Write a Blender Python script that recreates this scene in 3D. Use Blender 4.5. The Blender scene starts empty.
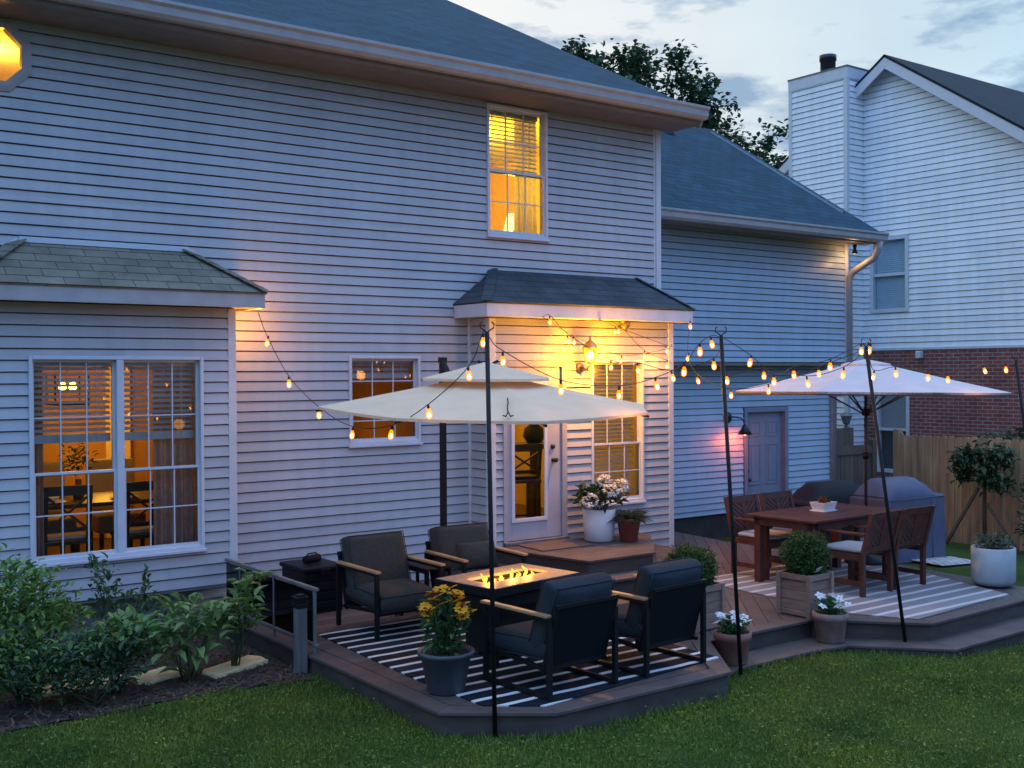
import bpy, math, random
import numpy as np
from mathutils import Matrix, Vector, Euler
random.seed(7); rng = np.random.default_rng(7)
PI = math.pi
sc = bpy.context.scene
COL = sc.collection
R = math.radians

# ------------------------------------------------------------------ materials
def newmat(name):
    m = bpy.data.materials.new(name); m.use_nodes = True
    nt = m.node_tree; nt.nodes.clear()
    out = nt.nodes.new('ShaderNodeOutputMaterial')
    return m, nt, out
def N(nt, t, **kw):
    n = nt.nodes.new(t)
    for k, v in kw.items():
        if k.startswith('i_'):
            n.inputs[k[2:].replace('_', ' ')].default_value = v
        else: setattr(n, k, v)
    return n
def rgba(c): return (c[0], c[1], c[2], 1)
def ramp(nt, fac, stops, interp='LINEAR'):
    r = nt.nodes.new('ShaderNodeValToRGB'); r.color_ramp.interpolation = interp
    el = r.color_ramp.elements
    while len(el) > 1: el.remove(el[-1])
    el[0].position = stops[0][0]; el[0].color = rgba(stops[0][1])
    for p, c in stops[1:]:
        e = el.new(p); e.color = rgba(c)
    nt.links.new(fac, r.inputs[0]); return r.outputs[0]
def mat(name, col, rough=.6, var=.12, scale=6., stretch=(1,1,1), bump=0., bscale=40., spec=.5, metal=0., island=0., coat=0., trans=0., sheen=0.):
    """principled surface with a soft noise variation of its own colour"""
    m, nt, out = newmat(name); L = nt.links.new
    p = N(nt, 'ShaderNodeBsdfPrincipled'); p.inputs['Roughness'].default_value = rough
    p.inputs['Metallic'].default_value = metal; p.inputs['Specular IOR Level'].default_value = spec
    if sheen: p.inputs['Sheen Weight'].default_value = sheen
    tc = N(nt, 'ShaderNodeTexCoord'); mp = N(nt, 'ShaderNodeMapping'); mp.inputs['Scale'].default_value = stretch
    L(tc.outputs['Object'], mp.inputs[0])
    nz = N(nt, 'ShaderNodeTexNoise'); nz.inputs['Scale'].default_value = scale; nz.inputs['Detail'].default_value = 5
    L(mp.outputs[0], nz.inputs['Vector'])
    lo = [max(0, c*(1-var*1.6)) for c in col]; hi = [min(1, c*(1+var*1.6)) for c in col]
    c = ramp(nt, nz.outputs['Fac'], [(.25, lo), (.75, hi)])
    if island:
        g = N(nt, 'ShaderNodeNewGeometry')
        mr = N(nt, 'ShaderNodeMapRange'); mr.inputs[3].default_value = 1-island; mr.inputs[4].default_value = 1+island
        L(g.outputs['Random Per Island'], mr.inputs[0])
        mx = N(nt, 'ShaderNodeVectorMath', operation='SCALE'); L(c, mx.inputs[0]); L(mr.outputs[0], mx.inputs['Scale']); c = mx.outputs[0]
    L(c, p.inputs['Base Color'])
    if bump:
        n2 = N(nt, 'ShaderNodeTexNoise'); n2.inputs['Scale'].default_value = bscale; n2.inputs['Detail'].default_value = 4
        L(mp.outputs[0], n2.inputs['Vector'])
        b = N(nt, 'ShaderNodeBump'); b.inputs['Strength'].default_value = bump; b.inputs['Distance'].default_value = .01
        L(n2.outputs['Fac'], b.inputs['Height']); L(b.outputs[0], p.inputs['Normal'])
    if trans:
        t = N(nt, 'ShaderNodeBsdfTranslucent'); L(c, t.inputs[0]); ms = N(nt, 'ShaderNodeMixShader'); ms.inputs[0].default_value = trans
        L(p.outputs[0], ms.inputs[1]); L(t.outputs[0], ms.inputs[2]); L(ms.outputs[0], out.inputs[0])
    else: L(p.outputs[0], out.inputs[0])
    return m
def emit(name, col, s):
    m, nt, out = newmat(name); e = N(nt, 'ShaderNodeEmission'); e.inputs[0].default_value = rgba(col); e.inputs[1].default_value = s
    nt.links.new(e.outputs[0], out.inputs[0]); return m
def glass(name, tint=(.95,.97,1), ior=1.45):
    m, nt, out = newmat(name); L = nt.links.new
    t = N(nt, 'ShaderNodeBsdfTransparent'); t.inputs[0].default_value = rgba(tint)
    g = N(nt, 'ShaderNodeBsdfGlossy'); g.inputs['Roughness'].default_value = .015
    f = N(nt, 'ShaderNodeFresnel'); f.inputs[0].default_value = ior
    ms = N(nt, 'ShaderNodeMixShader'); L(f.outputs[0], ms.inputs[0]); L(t.outputs[0], ms.inputs[1]); L(g.outputs[0], ms.inputs[2])
    L(ms.outputs[0], out.inputs[0]); return m
def glow_glass(name, col, s, w):
    m, nt, out = newmat(name); L = nt.links.new
    t = N(nt, 'ShaderNodeBsdfTransparent'); e = N(nt, 'ShaderNodeEmission'); e.inputs[0].default_value = rgba(col); e.inputs[1].default_value = s
    ms = N(nt, 'ShaderNodeMixShader'); ms.inputs[0].default_value = w
    L(t.outputs[0], ms.inputs[1]); L(e.outputs[0], ms.inputs[2]); L(ms.outputs[0], out.inputs[0]); return m
def brickmat(name, c1, c2, mortar, bw, rh, ms, axes, rough=.85, off=.5, bump=.6, freq=2, squash=1.):
    """brick / shingle pattern laid on two object axes (in metres)"""
    m, nt, out = newmat(name); L = nt.links.new
    p = N(nt, 'ShaderNodeBsdfPrincipled'); p.inputs['Roughness'].default_value = rough; p.inputs['Specular IOR Level'].default_value = .3
    tc = N(nt, 'ShaderNodeTexCoord'); sx = N(nt, 'ShaderNodeSeparateXYZ'); L(tc.outputs['Object'], sx.inputs[0])
    cx = N(nt, 'ShaderNodeCombineXYZ')
    for i, (a, k) in enumerate(axes):
        mm = N(nt, 'ShaderNodeMath', operation='MULTIPLY'); mm.inputs[1].default_value = k
        L(sx.outputs[a], mm.inputs[0]); L(mm.outputs[0], cx.inputs[i])
    b = N(nt, 'ShaderNodeTexBrick'); b.offset = off; b.offset_frequency = freq
    b.inputs['Color1'].default_value = rgba(c1); b.inputs['Color2'].default_value = rgba(c2); b.inputs['Mortar'].default_value = rgba(mortar)
    b.inputs['Scale'].default_value = 1; b.inputs['Mortar Size'].default_value = ms; b.inputs['Mortar Smooth'].default_value = .3
    b.inputs['Brick Width'].default_value = bw; b.inputs['Row Height'].default_value = rh; b.inputs['Bias'].default_value = 0
    L(cx.outputs[0], b.inputs['Vector'])
    nz = N(nt, 'ShaderNodeTexNoise'); nz.inputs['Scale'].default_value = 3; nz.inputs['Detail'].default_value = 8; nz.inputs['Roughness'].default_value = .7
    L(tc.outputs['Object'], nz.inputs['Vector'])
    mr = N(nt, 'ShaderNodeMapRange'); mr.inputs[1].default_value = .3; mr.inputs[2].default_value = .7; mr.inputs[3].default_value = .72; mr.inputs[4].default_value = 1.28
    L(nz.outputs['Fac'], mr.inputs[0])
    vm = N(nt, 'ShaderNodeVectorMath', operation='SCALE'); L(b.outputs['Color'], vm.inputs[0]); L(mr.outputs[0], vm.inputs['Scale'])
    L(vm.outputs[0], p.inputs['Base Color'])
    bp = N(nt, 'ShaderNodeBump', invert=True); bp.inputs['Strength'].default_value = bump; bp.inputs['Distance'].default_value = .008
    L(b.outputs['Fac'], bp.inputs['Height']); L(bp.outputs[0], p.inputs['Normal'])
    L(p.outputs[0], out.inputs[0]); return m
def stripemat(name, base, base2, stripe, period, duty, axis=1, rough=.9):
    m, nt, out = newmat(name); L = nt.links.new
    p = N(nt, 'ShaderNodeBsdfPrincipled'); p.inputs['Roughness'].default_value = rough; p.inputs['Specular IOR Level'].default_value = .1
    tc = N(nt, 'ShaderNodeTexCoord'); sx = N(nt, 'ShaderNodeSeparateXYZ'); L(tc.outputs['Object'], sx.inputs[0])
    wob = N(nt, 'ShaderNodeTexNoise'); wob.inputs['Scale'].default_value = 3; L(tc.outputs['Object'], wob.inputs['Vector'])
    ma = N(nt, 'ShaderNodeMath', operation='MULTIPLY_ADD'); ma.inputs[1].default_value = .03
    L(wob.outputs['Fac'], ma.inputs[0]); L(sx.outputs[axis], ma.inputs[2])
    d = N(nt, 'ShaderNodeMath', operation='DIVIDE'); d.inputs[1].default_value = period; L(ma.outputs[0], d.inputs[0])
    f = N(nt, 'ShaderNodeMath', operation='FRACT'); L(d.outputs[0], f.inputs[0])
    c = ramp(nt, f.outputs[0], [(0, base), (1-duty, base), (1-duty+.03, stripe), (.985, stripe), (1, base)])
    # every other ground band in the second tone
    h = N(nt, 'ShaderNodeMath', operation='MULTIPLY'); h.inputs[1].default_value = .25; L(d.outputs[0], h.inputs[0])
    h2 = N(nt, 'ShaderNodeMath', operation='FRACT'); L(h.outputs[0], h2.inputs[0])
    g = N(nt, 'ShaderNodeMath', operation='GREATER_THAN'); g.inputs[1].default_value = .75; L(h2.outputs[0], g.inputs[0])
    c2 = ramp(nt, f.outputs[0], [(0, base2), (1-duty, base2), (1-duty+.03, stripe), (.985, stripe), (1, base2)])
    mx = N(nt, 'ShaderNodeMix', data_type='RGBA'); L(g.outputs[0], mx.inputs[0]); L(c, mx.inputs[6]); L(c2, mx.inputs[7])
    nz = N(nt, 'ShaderNodeTexNoise'); nz.inputs['Scale'].default_value = 150; L(tc.outputs['Object'], nz.inputs['Vector'])
    mr = N(nt, 'ShaderNodeMapRange'); mr.inputs[3].default_value = .7; mr.inputs[4].default_value = 1.25; L(nz.outputs['Fac'], mr.inputs[0])
    vm = N(nt, 'ShaderNodeVectorMath', operation='SCALE'); L(mx.outputs[2], vm.inputs[0]); L(mr.outputs[0], vm.inputs['Scale'])
    L(vm.outputs[0], p.inputs['Base Color']); L(p.outputs[0], out.inputs[0]); return m
def sidingmat(name, col, rough=.42):
    m, nt, out = newmat(name); L = nt.links.new
    p = N(nt, 'ShaderNodeBsdfPrincipled'); p.inputs['Roughness'].default_value = rough; p.inputs['Specular IOR Level'].default_value = .45
    tc = N(nt, 'ShaderNodeTexCoord')
    def noise(scale, st, det=4):
        mp = N(nt, 'ShaderNodeMapping'); mp.inputs['Scale'].default_value = st; L(tc.outputs['Object'], mp.inputs[0])
        n = N(nt, 'ShaderNodeTexNoise'); n.inputs['Scale'].default_value = scale; n.inputs['Detail'].default_value = det; L(mp.outputs[0], n.inputs['Vector']); return n.outputs['Fac']
    a = noise(.9, (1, 1, 1)); b = noise(5, (1.6, 1.6, .18), 6); w = noise(1.3, (1, 1, 1), 2)
    g = N(nt, 'ShaderNodeNewGeometry')
    s = N(nt, 'ShaderNodeMath', operation='ADD'); L(a, s.inputs[0]); L(b, s.inputs[1])
    s2 = N(nt, 'ShaderNodeMath', operation='MULTIPLY_ADD'); s2.inputs[1].default_value = .36; L(g.outputs['Random Per Island'], s2.inputs[0]); L(s.outputs[0], s2.inputs[2])
    mr = N(nt, 'ShaderNodeMapRange'); mr.inputs[1].default_value = .7; mr.inputs[2].default_value = 1.5; mr.inputs[3].default_value = .86; mr.inputs[4].default_value = 1.10
    L(s2.outputs[0], mr.inputs[0])
    vm = N(nt, 'ShaderNodeVectorMath', operation='SCALE'); vm.inputs[0].default_value = col; L(mr.outputs[0], vm.inputs['Scale'])
    L(vm.outputs[0], p.inputs['Base Color'])
    bp = N(nt, 'ShaderNodeBump'); bp.inputs['Strength'].default_value = .5; bp.inputs['Distance'].default_value = .02; L(w, bp.inputs['Height']); L(bp.outputs[0], p.inputs['Normal'])
    L(p.outputs[0], out.inputs[0]); return m
def leafmat(name, c1, c2, trans=.25, rough=.5):
    m, nt, out = newmat(name); L = nt.links.new
    p = N(nt, 'ShaderNodeBsdfPrincipled'); p.inputs['Roughness'].default_value = rough; p.inputs['Specular IOR Level'].default_value = .35
    g = N(nt, 'ShaderNodeNewGeometry'); c = ramp(nt, g.outputs['Random Per Island'], [(0, c1), (.6, [(a+b)/2 for a, b in zip(c1, c2)]), (1, c2)])
    L(c, p.inputs['Base Color']); t = N(nt, 'ShaderNodeBsdfTranslucent'); L(c, t.inputs[0])
    ms = N(nt, 'ShaderNodeMixShader'); ms.inputs[0].default_value = trans; L(p.outputs[0], ms.inputs[1]); L(t.outputs[0], ms.inputs[2]); L(ms.outputs[0], out.inputs[0]); return m

M = {}
M['siding'] = sidingmat('warm grey vinyl siding', (.43, .42, .42))
M['siding_sky_tint'] = sidingmat('grey vinyl siding tinted with sky light', (.38, .45, .51))  # same siding as the main wall, with blue sky light put into its colour
M['siding_white'] = sidingmat('white vinyl siding', (.80, .81, .82))
M['trim'] = mat('pale trim paint', (.62, .60, .59), .45, .06)
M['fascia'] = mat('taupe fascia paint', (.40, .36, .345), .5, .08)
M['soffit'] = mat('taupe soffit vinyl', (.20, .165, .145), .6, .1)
M['white_trim'] = mat('white window vinyl', (.60, .60, .62), .35, .04)
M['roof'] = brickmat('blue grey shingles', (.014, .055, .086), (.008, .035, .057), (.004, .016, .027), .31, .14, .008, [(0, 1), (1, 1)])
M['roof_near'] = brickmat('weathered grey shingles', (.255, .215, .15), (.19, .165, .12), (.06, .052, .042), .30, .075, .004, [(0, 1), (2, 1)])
M['roof_canopy'] = brickmat('charcoal shingles', (.075, .08, .085), (.055, .06, .066), (.03, .03, .034), .30, .075, .004, [(0, 1), (2, 1)])
M['roof_neighbor'] = brickmat('dark neighbour shingles', (.018, .024, .030), (.012, .017, .022), (.012, .014, .016), .31, .12, .006, [(0, 1), (1, 1)])
M['brick'] = brickmat('red brick', (.27, .085, .07), (.19, .058, .05), (.33, .25, .22), .215, .076, .010, [(1, 1), (2, 1)])
M['door_paint'] = mat('grey door paint', (.42, .40, .42), .45, .05)
M['door_garage'] = mat('blue grey door paint', (.20, .225, .27), .5, .06)
M['black_metal'] = mat('black powder coated metal', (.008, .008, .009), .5, .1, spec=.25)
M['dark_metal'] = mat('dark bronze metal', (.010, .009, .009), .5, .15, spec=.3)
M['grey_metal'] = mat('weathered grey metal', (.17, .16, .155), .55, .2, metal=.2)
M['glass'] = glass('window glass')
M['panel_glass'] = glass('smoked railing glass', (.24, .25, .27))
M['room_warm'] = mat('warm painted room wall', (.50, .27, .07), .8, .05)
M['room_yellow'] = mat('yellow painted room wall', (.74, .52, .13), .8, .05)
M['room_ceiling'] = mat('white ceiling paint', (.7, .66, .58), .8, .03)
M['room_floor'] = mat('dark wood floor', (.10, .06, .035), .5, .2, 3, (1, 8, 1))
M['blind'] = mat('white faux wood blind', (.60, .57, .52), .5, .05)
M['curtain'] = mat('beige curtain cloth', (.42, .36, .31), .9, .1, 20, trans=.3)
M['furn_dark'] = mat('espresso wood', (.035, .022, .016), .4, .2, 4, (1, 1, 6))
M['furn_light'] = mat('pale linen upholstery', (.50, .42, .30), .8, .08)
M['porcelain'] = mat('white porcelain', (.75, .73, .70), .25, .03)
M['cast'] = mat('dark cast iron', (.02, .02, .022), .4, .1)
M['deck'] = mat('brown composite decking', (.090, .062, .054), .62, .18, 5, (1, 1, 1), .25, 60, island=.22)
M['deck_fascia'] = mat('brown deck skirt', (.058, .042, .033), .75, .25, 3, (1, 1, 4), .2, 30, island=.15)
M['concrete'] = mat('dark foundation block', (.045, .034, .030), .9, .2, 4, bump=.4)
M['rug_dark'] = stripemat('black and white striped rug', (.016, .018, .024), (.03, .03, .034), (.72, .69, .66), .19, .28)
M['rug_light'] = stripemat('grey rug with white stripes', (.20, .185, .19), (.235, .22, .22), (.47, .45, .46), .21, .3)
M['mat_brown'] = mat('brown coir doormat', (.13, .085, .065), .95, .2, 120, bump=.5, bscale=200)
M['cushion'] = mat('charcoal olefin cushion', (.050, .050, .046), .92, .16, 60, bump=.2, bscale=300, spec=.2)
M['cushion_blue'] = mat('slate blue grey cushion', (.029, .035, .042), .92, .16, 60, bump=.2, bscale=300, spec=.2)
M['piping'] = mat('dark cushion piping', (.038, .039, .040), .85, .1, spec=.2)
M['teak'] = mat('honey teak wood', (.42, .25, .12), .5, .2, 12, (1, .15, 1))
M['sling'] = mat('black woven sling', (.006, .007, .009), .8, .15, 60, spec=.2)
M['stone_top'] = mat('tan ceramic table top', (.36, .28, .22), .5, .18, 25)
M['lava'] = mat('glass fire beads', (.05, .05, .055), .2, .4, 60)
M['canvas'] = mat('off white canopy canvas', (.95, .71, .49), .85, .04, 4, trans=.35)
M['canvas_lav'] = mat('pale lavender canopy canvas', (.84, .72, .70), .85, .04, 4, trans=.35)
M['redwood'] = mat('red brown stained wood', (.080, .022, .013), .5, .25, 8, (1, 1, 1), .15, 40, island=.15)
M['seat_pad'] = mat('light grey seat pad', (.42, .41, .42), .9, .08, 50, bump=.15, bscale=200)
M['planter_wood'] = mat('weathered cedar planter', (.27, .165, .120), .75, .18, 5, (1, 1, 5), .2, 30, island=.15)
M['terracotta'] = mat('dusty terracotta', (.27, .12, .085), .8, .18, 9, bump=.15)
M['terracotta_grey'] = mat('greyed terracotta', (.26, .165, .135), .85, .2, 9, bump=.15)
M['red_pot'] = mat('dark red glazed pot', (.16, .035, .028), .4, .1)
M['white_pot'] = mat('matte white pot', (.66, .64, .63), .5, .05)
M['grey_pot'] = mat('light grey concrete pot', (.36, .37, .38), .75, .08, 8, bump=.15)
M['slate_pot'] = mat('dark slate pot', (.062, .073, .085), .5, .14, 10)
M['soil'] = mat('dark potting soil', (.02, .015, .011), 1, .4, 50, bump=1, bscale=60)
M['cover_black'] = mat('black vinyl grill cover', (.006, .006, .007), .8, .15, 5, bump=.6, bscale=6)
M['cover_purple'] = mat('slate violet grill cover', (.085, .086, .135), .6, .1, 5, bump=.5, bscale=5)
M['mat_pattern'] = brickmat('patterned outdoor mat', (.40, .37, .36), (.10, .09, .10), (.5, .47, .45), .12, .09, .02, [(0, 1), (1, 1)], bump=.1)
M['fence'] = mat('cedar fence boards', (.42, .26, .135), .8, .22, 2.5, (4, 4, .5), .2, 30, island=.24)
M['gate_wood'] = mat('old brown gate boards', (.12, .085, .06), .8, .2, 3, (4, 4, .5), island=.2)
M['bark'] = mat('rough brown bark', (.06, .045, .033), .9, .3, 12, bump=.6)
M['stem'] = mat('green plant stem', (.06, .075, .03), .7, .2)
M['stone'] = mat('sandstone stepping slab', (.80, .60, .30), .85, .15, 9, bump=.4, bscale=25)
M['mulch_chip'] = mat('shredded bark mulch', (.085, .048, .028), .95, .3, 30, island=.6)
M['post_wood'] = mat('silvered grey post wood', (.125, .12, .115), .8, .25, 6, (3, 3, .5))
M['leaf_tree'] = leafmat('maple leaves', (.035, .078, .036), (.085, .135, .068), .2)
M['leaf_bush'] = leafmat('bright shrub leaves', (.065, .16, .04), (.29, .40, .09), .25)
M['leaf_hydr'] = leafmat('broad hydrangea leaves', (.10, .19, .05), (.31, .41, .14), .25)
M['leaf_dark'] = leafmat('dark evergreen leaves', (.022, .055, .022), (.055, .10, .040), .15)
M['leaf_box'] = leafmat('clipped boxwood leaves', (.028, .075, .012), (.075, .14, .03), .2)
M['leaf_mid'] = leafmat('potted plant leaves', (.035, .095, .028), (.10, .19, .065), .25)
M['leaf_grey'] = leafmat('silvery wispy leaves', (.06, .085, .05), (.16, .19, .12), .25)
M['petal_yellow'] = leafmat('golden yellow petals', (.80, .34, .01), (.95, .52, .03), .3, .7)
M['petal_white'] = leafmat('white petals', (.75, .76, .76), (.86, .86, .86), .3, .7)
M['petal_red'] = leafmat('dull red succulent leaves', (.22, .05, .03), (.35, .10, .05), .2)
M['flower_eye'] = mat('dark flower centre', (.05, .025, .008), .9)
def grassmat():
    m = leafmat('lawn grass blades', (.055, .104, .012), (.235, .280, .046), .3, .6); nt = m.node_tree; L = nt.links.new
    tc = N(nt, 'ShaderNodeTexCoord'); nz = N(nt, 'ShaderNodeTexNoise'); nz.inputs['Scale'].default_value = 1.7; nz.inputs['Detail'].default_value = 5; L(tc.outputs['Object'], nz.inputs['Vector'])
    tint = ramp(nt, nz.outputs['Fac'], [(.30, (.50, .62, .66)), (.5, (1, 1, 1)), (.70, (1.35, 1.22, .9))])
    p = [n for n in nt.nodes if n.bl_idname == 'ShaderNodeBsdfPrincipled'][0]; t = [n for n in nt.nodes if n.bl_idname == 'ShaderNodeBsdfTranslucent'][0]
    src = p.inputs['Base Color'].links[0].from_socket; vm = N(nt, 'ShaderNodeVectorMath', operation='MULTIPLY'); L(src, vm.inputs[0]); L(tint, vm.inputs[1])
    L(vm.outputs[0], p.inputs['Base Color']); L(vm.outputs[0], t.inputs[0]); return m
M['grass_blade'] = grassmat()
M['bulb'] = emit('glowing filament', (1, .50, .09), 65)
M['bulb_glass'] = glow_glass('amber bulb glass', (1, .17, .0), 3.6, .6)
M['lamp_glow'] = emit('lamp flame glow', (1, .52, .08), 32)
M['lamp_shade_glow'] = emit('lit lamp shade', (1, .62, .16), 3.2)
M['red_lamp'] = emit('reddish bulb', (1, .22, .08), 25)
M['flame'] = glow_glass('gas flame', (1, .34, .02), 5, .6)
M['flame_core'] = emit('gas flame core', (1, .55, .08), 7)
M['cable'] = mat('black rubber cable', (.012, .012, .012), .6)
M['copper'] = mat('aged copper vent', (.30, .20, .12), .4, metal=.8)

# ------------------------------------------------------------------ mesh builder
class MB:
    def __init__(s): s.v = []; s.f = []; s.sm = []; s.mi = []; s.M = Matrix.Identity(4); s.cur = 0
    def add(s, vs, fs, smooth=False):
        b = len(s.v); s.v += [tuple(s.M @ Vector(p)) for p in vs]
        for f in fs: s.f.append([b+i for i in f]); s.sm.append(smooth); s.mi.append(s.cur)
    def box(s, x0, x1, y0, y1, z0, z1):
        vs = [(x, y, z) for z in (z0, z1) for y in (y0, y1) for x in (x0, x1)]
        s.add(vs, [(0,2,3,1), (4,5,7,6), (0,1,5,4), (2,6,7,3), (0,4,6,2), (1,3,7,5)])
    def cbox(s, c, d, rot=None):
        m = s.M; t = Matrix.Translation(c)
        if rot: t = t @ Euler(rot).to_matrix().to_4x4()
        s.M = m @ t; s.box(-d[0]/2, d[0]/2, -d[1]/2, d[1]/2, -d[2]/2, d[2]/2); s.M = m
    def bar(s, a, b, w, h=None):
        """rectangular bar between two points"""
        h = h or w; a = Vector(a); b = Vector(b); d = b-a; L_ = d.length; d.normalize()
        up = Vector((0,0,1)) if abs(d.z) < .95 else Vector((0,1,0))
        x = d.cross(up).normalized(); z = x.cross(d)
        vs = [p + x*sx*w/2 + z*sz*h/2 for p in (a, b) for sz in (-1, 1) for sx in (-1, 1)]
        s.add(vs, [(0,2,3,1), (4,5,7,6), (0,1,5,4), (2,6,7,3), (0,4,6,2), (1,3,7,5)])
    def tube(s, pts, r, n=8, caps=True):
        pts = [Vector(p) for p in pts]; m = len(pts); rr = r if isinstance(r, (list, tuple)) else [r]*m
        vs = []; fs = []; ref = None
        for i, p in enumerate(pts):
            d = (pts[min(i+1, m-1)] - pts[max(i-1, 0)]).normalized()
            if ref is None:
                ref = Vector((0,0,1)) if abs(d.z) < .9 else Vector((1,0,0))
            x = d.cross(ref); x = x.normalized() if x.length > 1e-6 else Vector((1,0,0)); y = d.cross(x).normalized(); ref = -y if False else ref
            for k in range(n):
                a = 2*PI*k/n; vs.append(p + (x*math.cos(a) + y*math.sin(a))*rr[i])
        for i in range(m-1):
            for k in range(n):
                k2 = (k+1) % n; fs.append((i*n+k, i*n+k2, (i+1)*n+k2, (i+1)*n+k))
        if caps: fs += [tuple(range(n))[::-1], tuple((m-1)*n+k for k in range(n))]
        s.add(vs, fs, True)
    def lathe(s, prof, c=(0,0,0), n=28, smooth=True, caps=False):
        vs = []; fs = []; m = len(prof)
        for r, z in prof:
            for k in range(n): a = 2*PI*k/n; vs.append((c[0]+r*math.cos(a), c[1]+r*math.sin(a), c[2]+z))
        for i in range(m-1):
            for k in range(n): k2 = (k+1) % n; fs.append((i*n+k, i*n+k2, (i+1)*n+k2, (i+1)*n+k))
        if caps: fs += [tuple(range(n))[::-1], tuple((m-1)*n+k for k in range(n))]
        s.add(vs, fs, smooth)
    def prism(s, poly, z0, z1):
        n = len(poly); vs = [(x, y, z0) for x, y in poly] + [(x, y, z1) for x, y in poly]
        s.add(vs, [tuple(range(n))[::-1], tuple(range(n, 2*n))] + [(i, (i+1) % n, n+(i+1) % n, n+i) for i in range(n)])
    def extr(s, prof, a, b):
        """profile of (y, z) points swept along x from a to b"""
        n = len(prof); vs = [(a, y, z) for y, z in prof] + [(b, y, z) for y, z in prof]
        s.add(vs, [tuple(range(n)), tuple(range(n, 2*n))[::-1]] + [(i, n+i, n+(i+1) % n, (i+1) % n) for i in range(n)])
    def quad(s, *p): s.add(p, [tuple(range(len(p)))])
    def slab(s, pts, t):
        """flat polygon given in 3-D, thickened by t along its normal (downwards)"""
        p = [Vector(q) for q in pts]; nrm = (p[1]-p[0]).cross(p[2]-p[0]).normalized()
        if nrm.z < 0: nrm = -nrm
        n = len(p); vs = p + [q - nrm*t for q in p]
        s.add(vs, [tuple(range(n)), tuple(range(n, 2*n))[::-1]] + [(i, n+i, n+(i+1) % n, (i+1) % n) for i in range(n)])
    def blob(s, c, r, n=10, m=7, jit=0.):
        vs = []; fs = []
        for i in range(m+1):
            t = PI*i/m
            for k in range(n):
                a = 2*PI*k/n; q = 1 + jit*(random.random()-.5)
                vs.append((c[0]+r[0]*q*math.sin(t)*math.cos(a), c[1]+r[1]*q*math.sin(t)*math.sin(a), c[2]+r[2]*q*math.cos(t)))
        for i in range(m):
            for k in range(n): k2 = (k+1) % n; fs.append((i*n+k, (i+1)*n+k, (i+1)*n+k2, i*n+k2))
        s.add(vs, fs, True)
    def leaf(s, p, d, L_, w, fold=.25, curl=.25):
        """one leaf: six points, folded along its rib and curling down"""
        d = Vector(d).normalized(); up = Vector((0,0,1)) if abs(d.z) < .95 else Vector((1,0,0))
        x = d.cross(up).normalized(); n = x.cross(d).normalized(); p = Vector(p)
        mid = p + d*L_*.5; tip = p + d*L_ - n*curl*L_
        vs = [p, p + d*L_*.3 + x*w*.5 + n*fold*w, p + d*L_*.68 + x*w*.42 + n*(fold*w - curl*L_*.3), tip,
              p + d*L_*.68 - x*w*.42 + n*(fold*w - curl*L_*.3), p + d*L_*.3 - x*w*.5 + n*fold*w, mid - n*curl*L_*.2]
        s.add(vs, [(0,1,6), (1,2,6), (2,3,6), (3,4,6), (4,5,6), (5,0,6)])
    def build(s, name, mats, parent=None, bevel=0., subsurf=0, seg=2):
        me = bpy.data.meshes.new(name); me.from_pydata(s.v, [], s.f)
        for m in (mats if isinstance(mats, list) else [mats]): me.materials.append(m)
        me.polygons.foreach_set('use_smooth', s.sm); me.polygons.foreach_set('material_index', s.mi)
        me.validate(); me.update()
        o = bpy.data.objects.new(name, me); COL.objects.link(o)
        if parent: o.parent = parent
        if bevel:
            b = o.modifiers.new('bevel', 'BEVEL'); b.width = bevel; b.segments = seg; b.limit_method = 'ANGLE'; b.angle_limit = R(40)
        if subsurf:
            b = o.modifiers.new('subsurf', 'SUBSURF'); b.levels = b.render_levels = subsurf
        return o
def npmesh(name, verts, faces, m, parent=None, smooth=False):
    verts = np.asarray(verts, np.float32); faces = np.asarray(faces, np.int32); k = faces.shape[1]
    me = bpy.data.meshes.new(name); me.vertices.add(len(verts)); me.vertices.foreach_set('co', verts.ravel())
    me.loops.add(faces.size); me.loops.foreach_set('vertex_index', faces.ravel()); me.polygons.add(len(faces))
    me.polygons.foreach_set('loop_start', np.arange(0, faces.size, k, dtype=np.int32)); me.polygons.foreach_set('loop_total', np.full(len(faces), k, np.int32))
    me.materials.append(m); me.update(calc_edges=True); me.validate()
    o = bpy.data.objects.new(name, me); COL.objects.link(o)
    if parent: o.parent = parent
    return o
def tag(o, label=None, cat=None, group=None, kind=None):
    if label: o['label'] = label
    if cat: o['category'] = cat
    if group: o['group'] = group
    if kind: o['kind'] = kind
    return o
def thing(name, label, cat, loc=(0,0,0), rz=0., group=None):
    o = bpy.data.objects.new(name, None); COL.objects.link(o); o.empty_display_size = .1
    o.location = loc; o.rotation_euler = (0, 0, rz); return tag(o, label, cat, group)
def part(mb, name, m, parent, **kw): return mb.build(name, m, parent, **kw)
def copy_tree(o, parent=None):
    c = o.copy(); COL.objects.link(c)
    if parent: c.parent = parent
    for ch in list(o.children): copy_tree(ch, c)
    return c
def twin(o, label, loc, rz=None):
    c = copy_tree(o); c.location = loc; c['label'] = label
    if rz is not None: c.rotation_euler = (0, 0, rz)
    return c

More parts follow.
